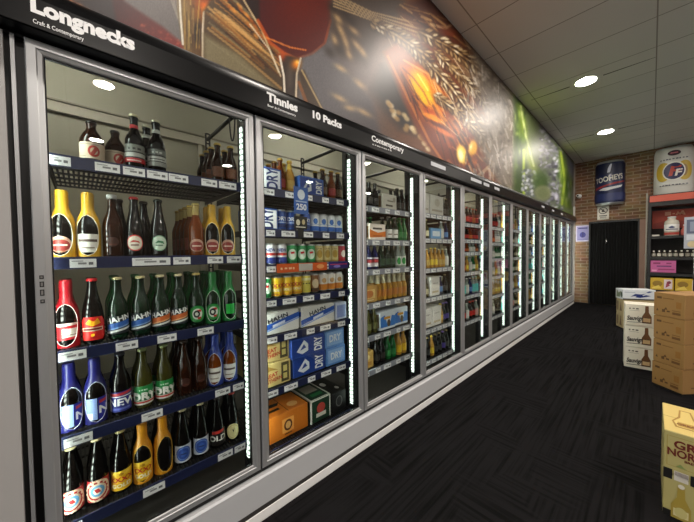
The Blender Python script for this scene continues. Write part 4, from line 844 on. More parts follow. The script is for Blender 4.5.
stand_row(2, 1, 'gb', (.628, .692), 'green bottle beside the shelf post', rows=2)
stand_row(2, 2, 'nb', (.08, .155, .23, .30), 'dark blue bottle with red and white label', rows=2)
stand_row(2, 2, 'db', (.375, .45, .52), 'dark green bottle with plain label', rows=2)
stand_row(2, 2, 'wg', (.60, .67), 'clear bottle with white and green label', rows=2)
gpk = pack('gold_pack', '#b98d4a', [('R', -.07, .03, .07, .10, '#d8b878'), ('E', 0, .065, .05, .03, '#b87038'), ('R', -.05, .015, .05, .022, '#e8d8b0')])
stand(gpk, 2, 3, .20, -.13, 'brown cardboard six pack with pale oval', 'six pack')
for y in (.12, .19, .26): stand(PROT['ab'], 2, 3, y, -.30, 'gold bottle behind the brown six pack', row='b')
stand_row(2, 3, 'ab', (.335, .405, .475, .545, .615, .68), 'gold bottle with pale neck', rows=2)
stand_row(2, 4, 'ob', (.075, .145, .215, .285), 'olive bottle with dull label', rows=2)
bpk = pack('blue_pack', '#dce6f0', [('P', [(-.095, .02), (.0, .02), (-.04, .12), (-.095, .10)], '#3a78c8'), ('P', [(.02, .02), (.095, .02), (.095, .1), (.05, .11)], '#3a78c8'), ('R', -.05, .085, .03, .105, '#e0a020'), ('E', .01, .05, .022, .03, '#5a4a34')], sz=(.13, .2, .15))
stand(bpk, 2, 4, .425, -.13, 'blue and white six pack with small yellow flash', 'six pack'); stand(bpk, 2, 4, .625, -.145, 'blue and white six pack beside the shelf post', 'six pack')
gp2 = pack('gold_pack2', '#c8a45a', [('R', -.07, .02, .07, .05, '#a87a38'), ('E', .0, .085, .05, .03, '#e8d49c')])
stand(gp2, 2, 5, .15, -.13, 'golden cardboard six pack', 'six pack')
stand_row(2, 5, 'kb', (.305, .375), 'black bottle beyond the golden pack', rows=2)
stand_row(2, 5, 'gb', (.45, .52), 'green bottle beside the yellow labelled ones', rows=2)
stand_row(2, 5, 'yb', (.60, .67), 'gold bottle with yellow label and cap', rows=2)

# ---- the doors farther along: smaller in the picture, one mesh each
def far(key, kind, glass, cap, band):
    p = bottle(key, STUB if kind == 's' else LONG, glass, cap, band=band, n=12); p[0].name = 'drink_bottle'; return p
far('f_gold', 's', 'gold', '#d8cc9a', [(.03, .085, '#c8a85a')]); far('f_amber', 's', 'amber', '#c84a2a', [(.03, .085, '#d8742c')]); far('f_red', 's', 'brown', '#c83a2a', [(.03, .09, '#c8281e')]); far('f_green', 's', 'green', '#c8d8b0', [(.03, .085, '#e0e8d8')])
far('f_white', 's', 'clear', '#e8e8e0', [(.02, .12, '#e6e4dc')]); far('f_black', 's', 'black', '#9a8a5a', [(.03, .085, '#3a3a38')]); far('f_blue', 's', 'blue', '#d8d8e0', [(.03, .085, '#5a8ac8')]); far('f_yell', 's', 'gold', '#e8d040', [(.03, .085, '#e8c83a')])
far('f_teal', 's', 'clear', '#4ab8b0', [(.02, .11, '#5ac8c0')]); far('f_olive', 's', 'olive', '#c8c08a', [(.03, .085, '#d8d0b0')]); far('f_pink', 's', 'clear', '#e8c8c0', [(.02, .10, '#e0a8a0')]); far('f_purple', 's', 'black', '#8a6ac8', [(.03, .085, '#4a3a8c')])
FD = dict(f_gold='small gold bottle with pale label', f_amber='small amber bottle with orange label', f_red='small brown bottle with red label', f_green='small green bottle with white label', f_white='small white labelled clear bottle', f_black='small black bottle with gold cap', f_blue='small blue bottle with sky blue label', f_yell='small gold bottle with yellow label', f_teal='small clear bottle with teal label', f_olive='small olive bottle with cream label', f_pink='small clear bottle with pink label', f_purple='small black bottle with purple label')
wcs = carton('white_case', (.24, .25, .20), '#e6e3da', [('R', -.10, .04, .10, .06, '#b8b0a0'), ('E', 0, .13, .05, .04, '#cfc8b8')])
wcl = carton('tall_white_case', (.24, .17, .19), '#eceae4', [('R', -.06, .03, .06, .05, '#c8b890'), ('R', -.05, .12, .05, .13, '#b8b4ac')])
rbx = carton('red_case', (.22, .20, .14), '#b8281e', [('E', 0, .08, .05, .04, '#e8c83a'), ('R', -.07, .02, .07, .03, '#f0d8b0')])
bbx = carton('sky_case', (.22, .20, .11), '#6aa4d8', [('R', -.07, .03, .07, .08, '#dce8f4')])
def far_row(k, i, keys, y0=.08, y1=.69, n=None, x=-.16):
    n = n or len(keys)
    for j in range(n):
        key = keys[j*len(keys)//n]; o = stand(PROT[key], k, i, y0+(y1-y0)*j/(n-1), x, FD[key], rz=random.uniform(-.3, .3))
        gap = SH[k][i-1]-SH[k][i]-.045 if i else .4
        if gap < .2: o.scale = (.95, .95, gap/.2)
# fourth door
stand(wcs, 3, 0, .19, -.13, 'white case with pale oval, lower of two beside the door post', 'carton'); stand(wcs, 3, 0, .46, -.13, 'white case with pale oval beside the shelf post', 'carton'); far_row(3, 0, ['f_black', 'f_black'], .62, .69)
stand(bbx, 3, 1, .44, -.13, 'sky blue case in the middle of the row', 'carton'); far_row(3, 1, ['f_gold', 'f_gold', 'f_olive', 'f_olive'], .08, .30); far_row(3, 1, ['f_white', 'f_blue'], .59, .68)
far_row(3, 2, ['f_gold', 'f_gold', 'f_olive', 'f_gold', 'f_yell', 'f_yell', 'f_gold', 'f_gold', 'f_white'])
stand(wcl, 3, 3, .42, -.13, 'tall white case among amber bottles', 'carton'); far_row(3, 3, ['f_gold', 'f_amber', 'f_amber', 'f_olive'], .08, .29); far_row(3, 3, ['f_blue', 'f_black'], .56, .66)
far_row(3, 4, ['f_red', 'f_red'], .07, .13); stand(wcl, 3, 4, .27, -.13, 'tall white case beside red labelled bottles', 'carton'); stand(wcl, 3, 4, .45, -.13, 'tall white case beside the purple labelled bottle', 'carton'); far_row(3, 4, ['f_yell', 'f_purple', 'f_purple'], .565, .69)
far_row(3, 5, ['f_black', 'f_black', 'f_green', 'f_black', 'f_yell', 'f_black', 'f_black', 'f_purple', 'f_black'])
# fifth door
PL = {4: [['f_green', 'f_white', 'f_red', 'f_white', 'f_red', 'f_red', 'f_amber', 'f_red'], ['f_red', 'f_red', 'f_amber', 'f_red', 'f_red', 'f_amber', 'f_red', 'f_red'], ['f_white', 'f_amber', 'f_white', 'f_red', 'f_amber', 'f_white', 'f_white', 'f_amber'], ['f_green', 'f_white', 'f_green', 'f_amber', 'f_yell', 'f_white', 'f_green', 'f_yell'], ['f_teal', 'f_blue', 'f_black', 'f_teal', 'f_white', 'f_blue', 'f_teal', 'f_teal'], ['f_white', 'f_yell', 'f_red', 'f_red', 'f_white', 'f_red', 'f_red', 'f_pink']],
      5: [['f_white', 'f_red', 'f_amber', 'f_red', 'f_red', 'f_red', 'f_white'], ['f_amber', 'f_pink', 'f_pink', 'f_gold', 'f_amber', 'f_white', 'f_white'], ['f_teal', 'f_teal', 'f_white', 'f_teal', 'f_white', 'f_green', 'f_green'], ['f_white', 'f_white', 'f_gold', 'f_white', 'f_white', 'f_yell', 'f_white'], ['f_pink', 'f_white', 'f_black', 'f_white', 'f_gold', 'f_yell', 'f_yell'], ['f_gold', 'f_black', 'f_black', 'f_black', 'f_white', 'f_black', 'f_black']]}
allk = list(FD)
for k in range(6, ND): PL[k] = [[random.choice(['f_white', 'f_green', 'f_olive', 'f_black', 'f_teal', 'f_gold', 'f_yell', 'f_white', 'f_blue', 'f_pink']) for _ in range(5 if k < 9 else 3)] for i in range(6)]
for k, rows in PL.items():
    for i, r_ in enumerate(rows): far_row(k, i, r_)
stand(rbx, 4, 5, .34, -.235, 'red case with yellow oval behind the front bottles', 'carton')

# ---- labels for everything on the shelves: look first, then place
cnt = {}
for o, desc, k, i, row, y in LL: cnt.setdefault((desc, k, i), []).append((y, o))
for (desc, k, i), l_ in cnt.items():
    l_.sort(key=lambda q: q[0]); wh = where(k, i)
    for j, (y, o) in enumerate(l_):
        txt = desc+', '+wh if len(l_) == 1 else '%s, %s of %s alike, %s' % (desc, ORD[j], {2: 'two', 3: 'three', 4: 'four', 5: 'five', 6: 'six', 7: 'seven', 8: 'eight'}.get(len(l_), 'several'), wh)
        if len(txt.split()) > 16: txt = txt.replace(wh, wh.replace(' shelf under the', ' shelf,').replace(' sign', ' door').replace(' shelf behind ', ' shelf, ').replace(' glass', ''))
        if len(txt.split()) > 16: txt = txt.replace(' of %s alike' % {2: 'two', 3: 'three', 4: 'four', 5: 'five', 6: 'six'}.get(len(l_), 'x'), '')
        o['label'] = txt

# ------------------------------------------------------------------ stacks on the carpet
def stack_box(name, o, ux, L, Dp, h, mat, front, side, top=(), c=.004):
    """o = floor corner seen first; ux = direction of the front face; Dp runs back from it"""
    r = MB(); r.box((0, 0, 0), (L, Dp, h), mat, c)
    b = r.build(name); b.location = o; b.rotation_euler.z = math.atan2(ux[1], ux[0])
    if front: MB().art(lambda u, v, hh: (u, -hh, v), front, step=.5, lay=.0004).build('printed_front', b)
    if side: MB().art(lambda u, v, hh: (L+hh, u, v), side, step=.5, lay=.0004).build('printed_side', b)
    if top: MB().art(lambda u, v, hh: (u, v, h+hh), top, step=.5, lay=.0004).build('printed_top', b)
    return b
bm = cardboard; A = Vector((1.363, 4.464, 0)); dirb = Vector((.191, -.169)).normalized()
pl_ = MB().box((.006, .006, 0), (.249, .374, .018), M('black_base', '#0c0b0b', .7)).build('floor_plinth'); pl_.location = A; pl_.rotation_euler.z = math.atan2(dirb.y, dirb.x); tag(pl_, 'thin black base under the stack of brown cartons', 'plinth')
POS = ['topmost', 'second from the top', 'third from the top', 'lowest']
for k in range(4):
    z = .019+k*.2265; jx = random.uniform(-.004, .004)
    d_ = '#5c3d1c'
    fr_ = [('R', .006, .006, .249, .2165, '#9f7946'), ('R', .03, .165, .07, .185, d_), ('R', .08, .168, .17, .176, '#7c5628'), ('P', [(.025, .045), (.045, .045), (.035, .072)], d_), ('R', .075, .04, .10, .066, d_), ('P', [(.09, .066), (.12, .066), (.108, .09)], d_), ('R', .115, .045, .14, .060, d_), ('R', .16, .03, .225, .052, '#6c4820'), ('R', .16, .062, .225, .070, '#7c5628'), ('R', .19, .09, .23, .15, '#98692f')]
    b = stack_box('cardboard_carton', A+Vector((jx, 0, z)), dirb, .255, .38, .2225, bm, fr_, [('R', .08, .05, .30, .062, '#6e4a22'), ('R', .12, .12, .26, .16, '#8c6230')])
    MB().box((.004, .188, .2225), (.251, .192, .2232), M('flap_seam', '#2c261e', .7)).build('flap_seam', b)
    MB().box((-.0006, .165, .0), (.0, .215, .2225), M('parcel_tape', '#b98a4c', .35)).build('packing_tape', b)
    tag(b, 'plain brown cardboard carton, %s of the four-high brown stack' % POS[3-k], 'carton', 'brown carton stack')
# white cartons with script and a bottle picture
Bp = Vector((1.146, 4.82, 0)); dirw = Vector((.24, .02)).normalized()
pl2 = MB().box((.01, .01, 0), (.30, .22, .018), M('black_base', '#0c0b0b', .7)).build('floor_plinth'); pl2.location = Bp; pl2.rotation_euler.z = math.atan2(dirw.y, dirw.x); tag(pl2, 'thin black base under the stack of white cartons', 'plinth')
wm = M('carton_cream_white', '#e2dcca', .6)
def bottle_print(x, z, s, c1='#6a4420', c2='#c8a878'):
    return [('P', [(x-.034*s, z), (x+.034*s, z), (x+.034*s, z+.07*s), (x-.034*s, z+.07*s)], c1), ('P', [(x-.034*s, z+.07*s), (x+.034*s, z+.07*s), (x+.014*s, z+.115*s), (x-.014*s, z+.115*s)], c1), ('P', [(x-.014*s, z+.115*s), (x+.014*s, z+.115*s), (x+.012*s, z+.18*s), (x-.012*s, z+.18*s)], c1), ('P', [(x-.026*s, z+.014*s), (x+.026*s, z+.014*s), (x+.026*s, z+.054*s), (x-.026*s, z+.054*s)], c2)]
for k in range(3):
    z = .019+k*.238
    fr_ = [('R', .012, .228, .298, .232, '#a8a090'), ('D', 3, .075, .180, .018, '#4a443a', 1.0), ('R', .035, .165, .115, .168, '#8a8474'), ('T', 'Sauvignon', .105, .062, .046, '#1c1814', .66, .06, .25)] + bottle_print(.172, .035, 1.05) + [('P', [(.02, .03), (.2, .045), (.2, .05), (.02, .036)], '#2a2620')]
    sd = []
    b = stack_box('wine_carton', Bp+Vector((0, 0, z)), dirw, .31, .23, .234, wm, fr_, [])
    MB().box((.004, .113, .234), (.306, .116, .2346), M('flap_seam', '#2c261e', .7)).build('flap_seam', b)
    tag(b, 'white carton with black script and bottle picture, %s of the three-high stack' % ['topmost', 'middle', 'lowest'][2-k], 'carton', 'white wine carton stack')
Cp = Vector((.935, 7.24, 0)); 
Cd = Vector((.42, .02)).normalized(); Cp = Vector((1.03, 7.05, 0)); ang = Vector((.098, -.186)).normalized()
cream = M('carton_beige', '#b8a47c', .7)
z = 0.
for k in range(2):
    b = stack_box('wine_carton', Vector((1.027, 7.05, z)), Vector((.9, .44)), .40, .22, .245, cream, [('R', .04, .05, .2, .08, '#7a6848'), ('R', .2, .12, .25, .14, '#6a5a3c')] if False else [('R', .04, .05, .2, .08, '#7a6848'), ('E', .25, .13, .06, .05, '#8a7854')], [])
    MB().art(lambda u, v, hh: (-hh, .22-u, v), [('R', .02, .04, .07, .20, '#7a6242'), ('P', [(.11, .04), (.18, .04), (.16, .12), (.15, .2), (.14, .2), (.13, .12)], '#6a4a2a')], lay=.0004).build('printed_end', b)
    tag(b, 'beige carton under the white carton with blue script, %s of its stack' % ['lowest', 'middle'][k], 'carton', 'far carton stack'); z += .246
b = stack_box('wine_carton', Vector((1.022, 7.042, z)), Vector((.9, .44)), .42, .235, .17, M('carton_white', '#dcdfe2', .5), [('R', .0, .0, .42, .018, '#2a2c30'), ('R', .02, .12, .16, .128, '#9aa0b0'), ('P', [(.10, .05), (.16, .10), (.24, .095), (.30, .11), (.24, .075), (.14, .06)], '#2c3c7c'), ('P', [(.16, .045), (.20, .085), (.215, .06), (.25, .09), (.265, .06), (.30, .085), (.36, .07), (.30, .055), (.22, .035)], '#28387c'), ('P', [(.30, .13), (.34, .15), (.38, .14), (.33, .12)], '#3a4a8a')], [])
MB().art(lambda u, v, hh: (-hh, .235-u, v), [('P', [(.03, .03), (.14, .03), (.17, .14), (.10, .1), (.05, .15)], '#7c8a6a'), ('E', .19, .08, .03, .05, '#4a5a4a')], lay=.0004).build('printed_end', b)
tag(b, 'white carton with blue script on top of the beige cartons by the back', 'carton', 'far carton stack')
# beer cartons at the near corner
GB = (1.398, 2.484); GL_, GD, GH = .40, .37, .214
gcard = M('carton_straw', '#b4a76a', .5)
for k in range(2):
    z = k*(GH+.002)
    fr_ = [('R', .0, GH-.010, GL_, GH-.004, '#a8934c')]
    if k == 1: fr_ = [('R', .010, .040, GL_-.012, .043, '#a8944e'), ('R', .010, .190, GL_-.012, .193, '#a8944e'), ('R', .010, .040, .013, .193, '#a8944e'), ('T', 'GREAT', .117, .138, .038, '#6a1f14', 1.0, 0), ('T', 'NORTHERN', .122, .096, .036, '#6a1f14', .80, 0), ('T', 'BREWING CO', .122, .078, .011, '#6a1f14', 1.1), ('P', [(.040, .044), (.056, .062), (.066, .052), (.078, .044)], '#8a9a5a'), ('D', 3, .14, .050, .010, '#8a8a5a', 1.0), ('R', 0, .0, .030, .026, '#141210'), ('R', .088, .0, .14, .026, '#141210'), ('R', .036, .0, .082, .024, '#d4ccc0')] + [('R', .040+.0038*j, .002, .0419+.0038*j, .022, '#8a7c78') for j in range(11)]
    else:
        fr_ = [('R', 0, .188, .030, .214, '#141210'), ('R', .088, .188, .14, .214, '#141210'), ('R', .036, .190, .082, .214, '#d4ccc0'), ('R', 0, .0, .035, .03, '#141210'), ('T', 'GREAT', .215, .125, .036, '#6a1f14', 1.), ('T', 'NORTHERN', .22, .08, .034, '#6a1f14', .8)] + bottle_print(.060, -.0, .95, '#a8903c', '#d8cc98') + [('E', .060, .168, .011, .011, '#d8d0c0'), ('E', .060, .036, .021, .026, '#c8bc7c')]
    tp = [('R', .002, .002, GL_-.002, GD-.002, '#d6bd6e'), ('P', [(.030, .14), (.040, .07), (.13, .07), (.14, .15), (.112, .21), (.105, .31), (.062, .31), (.055, .21)], '#a07828'), ('P', [(.037, .14), (.047, .08), (.123, .08), (.131, .148), (.106, .20), (.099, .30), (.068, .30), (.062, .20)], '#d8c070'), ('P', [(.05, .09), (.12, .09), (.12, .14), (.05, .14)], '#b8903c'), ('T', 'GREAT', .085, .10, .022, '#7a4a1c', .8), ('E', .22, .18, .05, .09, '#d8c480')] if k == 1 else []
    b = stack_box('beer_carton', Vector((GB[0], GB[1], z)), Vector((1, 0)), GL_, GD, GH, gcard, fr_, [], tp, .003)
    MB().box((-.0, GD/2-.002, GH), (GL_, GD/2+.002, GH+.0006), M('flap_line', '#9c8440', .7)).build('flap_seam', b)
    tag(b, 'straw yellow beer carton with dark red lettering, %s of the pair on the carpet' % ('upper' if k else 'lower'), 'carton', 'straw yellow cartons')

# ------------------------------------------------------------------ back wall
dk = M('accordion_door_black', '#0e0d0c', .45)
dr = empty('folding_door', (0, 0, 0)); n_ = 16; x0, x1 = .305, 1.125
pf = []
for i in range(n_*2+1): pf.append((x0+(x1-x0)*i/(n_*2), YB-.03-(.028 if i % 2 else 0)))
m = MB(); v = [(x, y, .012) for x, y in pf]+[(x, y, 1.985) for x, y in pf]; q = len(pf); m.add(v, [(i, i+1, q+i+1, q+i) for i in range(q-1)], dk)
pf2 = [(x, y+.012) for x, y in pf]; v = [(x, y, .012) for x, y in pf2]+[(x, y, 1.985) for x, y in pf2]; m.add(v, [(i+1, i, q+i, q+i+1) for i in range(q-1)], dk); m.build('folding_panel', dr)
MB().box((x0-.03, YB-.065, 1.985), (x1+.03, YB-.004, 2.03), dk, .004).build('head_track', dr)
for x in (x0-.03, x1): MB().box((x, YB-.065, 0), (x+.03, YB-.004, 1.985), dk).build('side_jamb', dr)
MB().tube([(.60, YB-.085, 1.44), (.60, YB-.085, 1.60)], .014, chrome, 8).build('handle', dr)['label'] = 'bright metal handle'
MB().box((.585, YB-.075, 1.50), (.615, YB-.045, 1.54), chrome).build('latch', dr)
tag(dr, 'black folding door under the blue can sign on the brick wall', 'door')
struct(MB().box((1.157, YB-.18, 0), (1.27, YB-.001, 2.0), M('pilaster_paint', '#8a6c5e', .8)).build('trim_6'))
pp_ = MB().tube([(1.262, YB-.20, .02), (1.262, YB-.20, 2.56)], .014, M('conduit_white', '#a9a398', .5), 8).build('wall_conduit'); MB().box((1.240, YB-.20, 1.2), (1.284, YB-.181, 1.23), chrome).build('clip', pp_); tag(pp_, 'thin pale upright conduit beside the black shelving unit', 'conduit')
# can shaped signs
def cansign(name, cx, r, z0, z1, body, art, label):
    g = empty(name, (cx, YB-.05, z0)); h = z1-z0
    def half(pr, m, nm):
        b_ = MB(); n_ = 28; vv = []
        for rr, z in pr:
            for k in range(n_+1): a = PI+PI*k/n_; vv.append((rr*math.cos(a), .72*rr*math.sin(a), z))
        b_.add(vv, [(j*(n_+1)+k, j*(n_+1)+k+1, (j+1)*(n_+1)+k+1, (j+1)*(n_+1)+k) for j in range(len(pr)-1) for k in range(n_)], m, True)
        return b_.build(nm, g)
    half([(r*.965, .045), (r, .07), (r, h-.10), (r*.95, h-.05)], body, 'can_body')
    half([(0, .0), (r*.88, .0), (r*.93, .012), (r*.965, .045)], silver, 'bottom_rim'); half([(r*.95, h-.05), (r*.90, h-.012), (r*.87, h), (r*.84, h-.015), (0, h-.015)], silver, 'top_rim')
    MB().box((-r*.6, .0, .1), (r*.6, .049, h-.1), M('sign_backing', '#2a2a2a', .7)).build('wall_bracket', g)
    sfn = lambda u, v, hh: ((r+hh)*math.sin(u/r), -.72*(r+hh)*math.cos(u/r), v)
    b_ = MB().art(sfn, art, step=.03, lay=.0015).build('printed_band', g)
    tag(g, label, 'can sign'); return g
cansign('can_sign', .645, .262, 2.40, 3.42, ink('#1b2348', .3), [('R', -.38, .70, .38, .93, '#131a38'), ('P', [(-.035, .74), (.015, .74), (.05, .93), (.02, .93), (-.02, .84)], '#b8bccc'), ('T', 'TOOHEYS', .0, .545, .115, '#c6c2b8', .72, .12), ('P', [(-.32, .40), (.10, .50), (.32, .53), (.32, .50), (.0, .44), (-.30, .35)], '#8c2c30'), ('P', [(-.2, .35), (-.05, .32), (.22, .38), (.26, .43), (.05, .40), (-.1, .39)], '#c8c8cc'), ('R', -.38, .09, .38, .26, '#222c5c')], 'large blue beer can sign on brick wall above the black folding door')
gold = '#b89a2c'
cansign('can_sign', 1.64, .285, 2.455, 3.47, ink('#c9c7c0', .4), [('E', -.16, .50, .13, .20, gold), ('E', .16, .50, .13, .20, gold), ('E', .15, .50, .05, .12, '#8a6a30'), ('E', 0, .50, .165, .19, '#d8d4cc'), ('E', 0, .50, .145, .17, '#1c1646'), ('T', 'F', -.01, .41, .19, '#a8382c', 1.2, 0, .15), ('T', 'F', .05, .40, .13, '#d8d0c8', 1.1, 0, .15), ('E', 0, .87, .09, .055, '#3a1420'), ('R', -.05, .86, .05, .885, '#b8606a'), ('D', 9, 0, .735, .034, '#4a4a58', .85), ('D', 9, 0, .20, .030, '#4a4a58', .95)] + [('P', [(s*.40, .12+.09*j), (s*.40, .17+.09*j), (s*.33, .145+.09*j)], '#16161c') for s in (-1, 1) for j in range(8)], 'large white can sign with gold and purple crest standing on black shelving')
# small signs and camera
sg = MB().box((.425, YB-.012, 2.07), (.635, YB-.001, 2.395), ink('#cfc9bd', .5)); sfn = lambda u, v, hh: (u, YB-.012-hh, v)
sg.art(sfn, [('O', .53, 2.285, .082, .082, '#2a201c', .80), ('P', [(.47, 2.33), (.48, 2.34), (.59, 2.24), (.58, 2.23)], '#2a201c'), ('E', .528, 2.30, .016, .016, '#2a201c'), ('P', [(.50, 2.25), (.56, 2.25), (.55, 2.285), (.51, 2.285)], '#2a201c'), ('R', .46, 2.15, .60, 2.172, '#4a423c'), ('R', .475, 2.118, .585, 2.134, '#5a524c'), ('R', .47, 2.092, .59, 2.102, '#8a8278')], lay=.0006)
tag(sg.build('warning_sign'), 'white sign with barred black circle just above the folding door', 'sign')
ps = MB().box((.012, YB-.010, 1.55), (.288, YB-.001, 1.955), ink('#c2b8cc', .5)); sfn2 = lambda u, v, hh: (u, YB-.010-hh, v)
ps.art(sfn2, [('R', .035, 1.58, .265, 1.93, '#8d86b4'), ('R', .06, 1.87, .24, 1.90, '#3a3470'), ('E', .15, 1.72, .06, .07, '#3c3a84'), ('R', .14, 1.66, .165, 1.79, '#2c2860'), ('R', .06, 1.60, .24, 1.61, '#5a5490')], lay=.0006)
tag(ps.build('notice_poster'), 'lilac notice with dark blue emblem on brick wall beside the folding door', 'poster')
cmr = MB().lathe([(0, 0), (.045, 0), (.05, .01), (.05, .025), (0, .03)], white, 16).build('mounted_security_camera'); cmr.location = (.075, YB-.001, 2.70); cmr.rotation_euler.x = PI/2
MB().tube([(0, 0, .03), (-.01, 0, .07)], .012, white, 8).build('arm', cmr); MB().lathe([(0, .075), (.02, .078), (.034, .09), (.036, .13), (.03, .15), (0, .152)], white, 16, c=(-.012, 0, 0)).build('camera_body', cmr); MB().lathe([(0, .1525), (.021, .1525), (.021, .156), (0, .157)], M('lens_black', '#050505', .1), 14, c=(-.012, 0, 0)).build('lens', cmr)
tag(cmr, 'small white security camera on brick wall near the mural end', 'camera')
# shelving unit
bl = M('shelving_black', '#12100f', .5); un = empty('shelving_unit', (0, 0, 0)); ux0, ux1, uy0, uy1 = 1.285, 2.75, 9.0, 9.55
for x in (ux0, ux1-.045): MB().box((x, uy0, 0), (x+.045, uy0+.05, 2.42), bl).build('post', un); MB().box((x, uy1-.05, 0), (x+.045, uy1, 2.42), bl).build('post', un)
MB().box((ux0+.045, uy1-.018, .1), (ux1-.045, uy1-.004, 2.36), M('shelving_back', '#2a2320', .7)).build('back_panel', un)
for x in (ux0, ux1-.02): MB().box((x+.005, uy0+.05, .1), (x+.015, uy1-.051, 2.36), M('shelving_back', '#2a2320', .7)).build('end_panel', un)
MB().box((ux0, uy0-.005, 2.215), (ux1, uy1, 2.30), bl).build('head_rail', un)
USZ = [1.60, 1.17, .84, .50, .12]
for z in USZ: MB().box((ux0+.045, uy0, z-.05), (ux1-.045, uy1-.035, z), bl).build('shelf_board', un)
MB().box((ux0+.02, uy0-.02, 2.302), (ux1, uy0+.0, 2.43), ink('#b8503c', .5)).build('top_board', un)['label'] = 'red board along the top'
MB().box((ux0, uy0+.02, 2.30), (ux1, uy1, 2.452), bl).build('top_box', un)
tag(un, 'tall black shelving unit with red top board against the brick wall', 'shelving unit')
by = uy1-.0215
rh = MB().box((ux0+.06, by-.006, 1.78), (ux1-.06, by, 2.165), ink('#c04326', .5)); rf = lambda u, v, hh: (u*1.057-.0765, by-.006-hh, 1.34+(v-1.34)*1.057)
rh.art(rf, [('R', 1.365, 1.765, 2.6, 1.85, '#a8301e'), ('P', [(1.37, 1.86), (1.6, 1.93), (1.9, 1.85), (2.0, 1.84), (1.36, 1.82)], '#a8361f'), ('R', 1.52, 2.01, 1.60, 2.085, '#e09a78'), ('R', 1.62, 2.03, 1.655, 2.05, '#e09a78'), ('P', [(1.66, 2.01), (1.69, 2.085), (1.715, 2.04), (1.74, 2.09), (1.765, 2.09), (1.79, 2.01), (1.765, 2.01), (1.75, 2.05), (1.72, 2.01), (1.695, 2.03), (1.68, 2.01)], '#e09a78')], lay=.0008)
rhd = rh.build('hanging_banner'); tag(rhd, 'red banner with pale lettering across the top of the shelving unit', 'banner')
MB().box((ux0+.06, by-.008, 2.165), (ux1-.06, by, 2.176), bl).build('hanging_strip', rhd)
jg = MB().lathe([(0, 0), (.098, 0), (.105, .012), (.105, .26), (.095, .30), (.06, .325), (.055, .36), (.058, .362), (.058, .385), (0, .387)], M('jar_clear', '#b9b2a4', .12, coat=.5), 24).build('display_bottle'); jg.location = (1.615, 9.115, 1.601)
jl = MB(); jl.art(lambda u, v, hh: (.1055*math.sin(u/.1055)*(1+hh*9), -.1055*math.cos(u/.1055)*(1+hh*9), v), [('R', -.14, .10, .14, .23, '#d8d6d2'), ('P', [(-.05, .17), (0, .20), (.05, .17), (.02, .15), (-.02, .15)], '#3a3f6a'), ('R', -.09, .12, .09, .14, '#5a5a72'), ('R', -.14, .02, .14, .07, '#a83a30')], step=.012); jl.build('label', jg); MB().lathe([(.059, .362), (.061, .388), (0, .389)], ink('#b0b0ac', .3), 20).build('cap', jg)
tag(jg, 'large clear display bottle with white and red label below the red banner', 'bottle')
rj = MB().lathe([(0, 0), (.05, 0), (.055, .01), (.055, .11), (.03, .15), (.024, .2), (0, .2)], ink('#b05a50', .4), 16).build('display_bottle'); rj.location = (1.79, 9.12, 1.601); MB().lathe([(.025, .18), (.026, .215), (0, .217)], ink('#d8c0b8', .4), 12).build('cap', rj); tag(rj, 'small red bottle beside the large clear display bottle', 'bottle')
tk = MB().box((1.345, 8.985, 1.602), (1.45, 9.0-.002, 1.632), ink('#b8b2a8')); tag(tk.build('shelf_ticket'), 'small white ticket on the shelf edge under the red banner', 'ticket')
for j in range(8):
    x = 1.375+.075*j; c_ = ['#9c968a', '#c2bdb0', '#8f897c', '#b5b0a4'][j % 4]
    b_ = MB().lathe([(0, 0), (.028, 0), (.03, .006), (.03, .085), (.012, .11), (.011, .13), (0, .131)], ink('#4a4238', .2), 12).build('miniature_bottle'); b_.location = (x, 9.06, 1.171)
    MB().lathe([(.0304, .02), (.0304, .075)], ink(c_), 12).build('label', b_); MB().lathe([(.013, .112), (.0135, .134), (0, .136)], ink('#c9c4b8', .4), 10).build('cap', b_)
    tag(b_, 'small pale labelled bottle above the pink sign, %s from the post' % ORD[j], 'bottle', 'small bottles on the second shelf of the shelving unit')
pk = MB().box((1.335, 8.98, .862), (1.68, 8.992, 1.10), ink('#b8568c', .5)); pkf = lambda u, v, hh: (u, 8.98-hh, v)
pk.art(pkf, [('R', 1.37, 1.03, 1.47, 1.065, '#7c2858'), ('R', 1.55, 1.035, 1.62, 1.06, '#7c2858'), ('R', 1.42, .975, 1.62, 1.0, '#5c2a5c'), ('R', 1.44, .91, 1.66, .935, '#8c2860'), ('R', 1.35, .88, 1.42, .915, '#d890b8')], lay=.0008)
pks = pk.build('promotion_sign'); tag(pks, 'pink promotion sign on the shelving unit below the small bottles', 'sign')
MB().box((1.345, 8.994, .842), (1.67, 9.02, .87), bl).build('sign_holder', pks)
for j, (xa, xb) in enumerate(((1.335, 1.655), (1.672, 2.02), (2.04, 2.36))):
    b_ = MB().box((xa, 8.99, .501), (xb, 9.40, .745), ink('#c9a52c', .5), .004); yf = lambda u, v, hh: (u, 8.99-hh, v)
    o = b_.build('gift_carton'); m = MB().art(yf, [('R', xa+.006, .507, xb-.006, .740, '#c4a02a'), ('E', xa+.10, .63, .07, .06, '#8a6a1c'), ('P', [(xa+.02, .55), (xa+.12, .60), (xa+.16, .53), (xa+.02, .52)], '#e0c458'), ('R', xb-.13, .53, xb-.02, .72, '#d8c8cc'), ('P', [(xb-.11, .55), (xb-.05, .60), (xb-.09, .69)], '#a03a4a'), ('E', xb-.06, .66, .025, .03, '#7c2434')], lay=.0008); m.build('printed_front', o)
    tag(o, 'yellow carton with small pale picture panel, %s from the shelving post' % ORD[j], 'carton', 'yellow cartons on the shelving unit')
pb = MB().box((1.33, 8.80, .0), (2.3, 8.978, .42), M('purple_bin', '#33285c', .5), .006).build('display_plinth'); MB().box((1.32, 8.79, .42), (2.31, 8.978, .455), M('purple_bin', '#33285c', .5)).build('rim', pb); tag(pb, 'low purple display plinth in front of the yellow cartons', 'plinth')
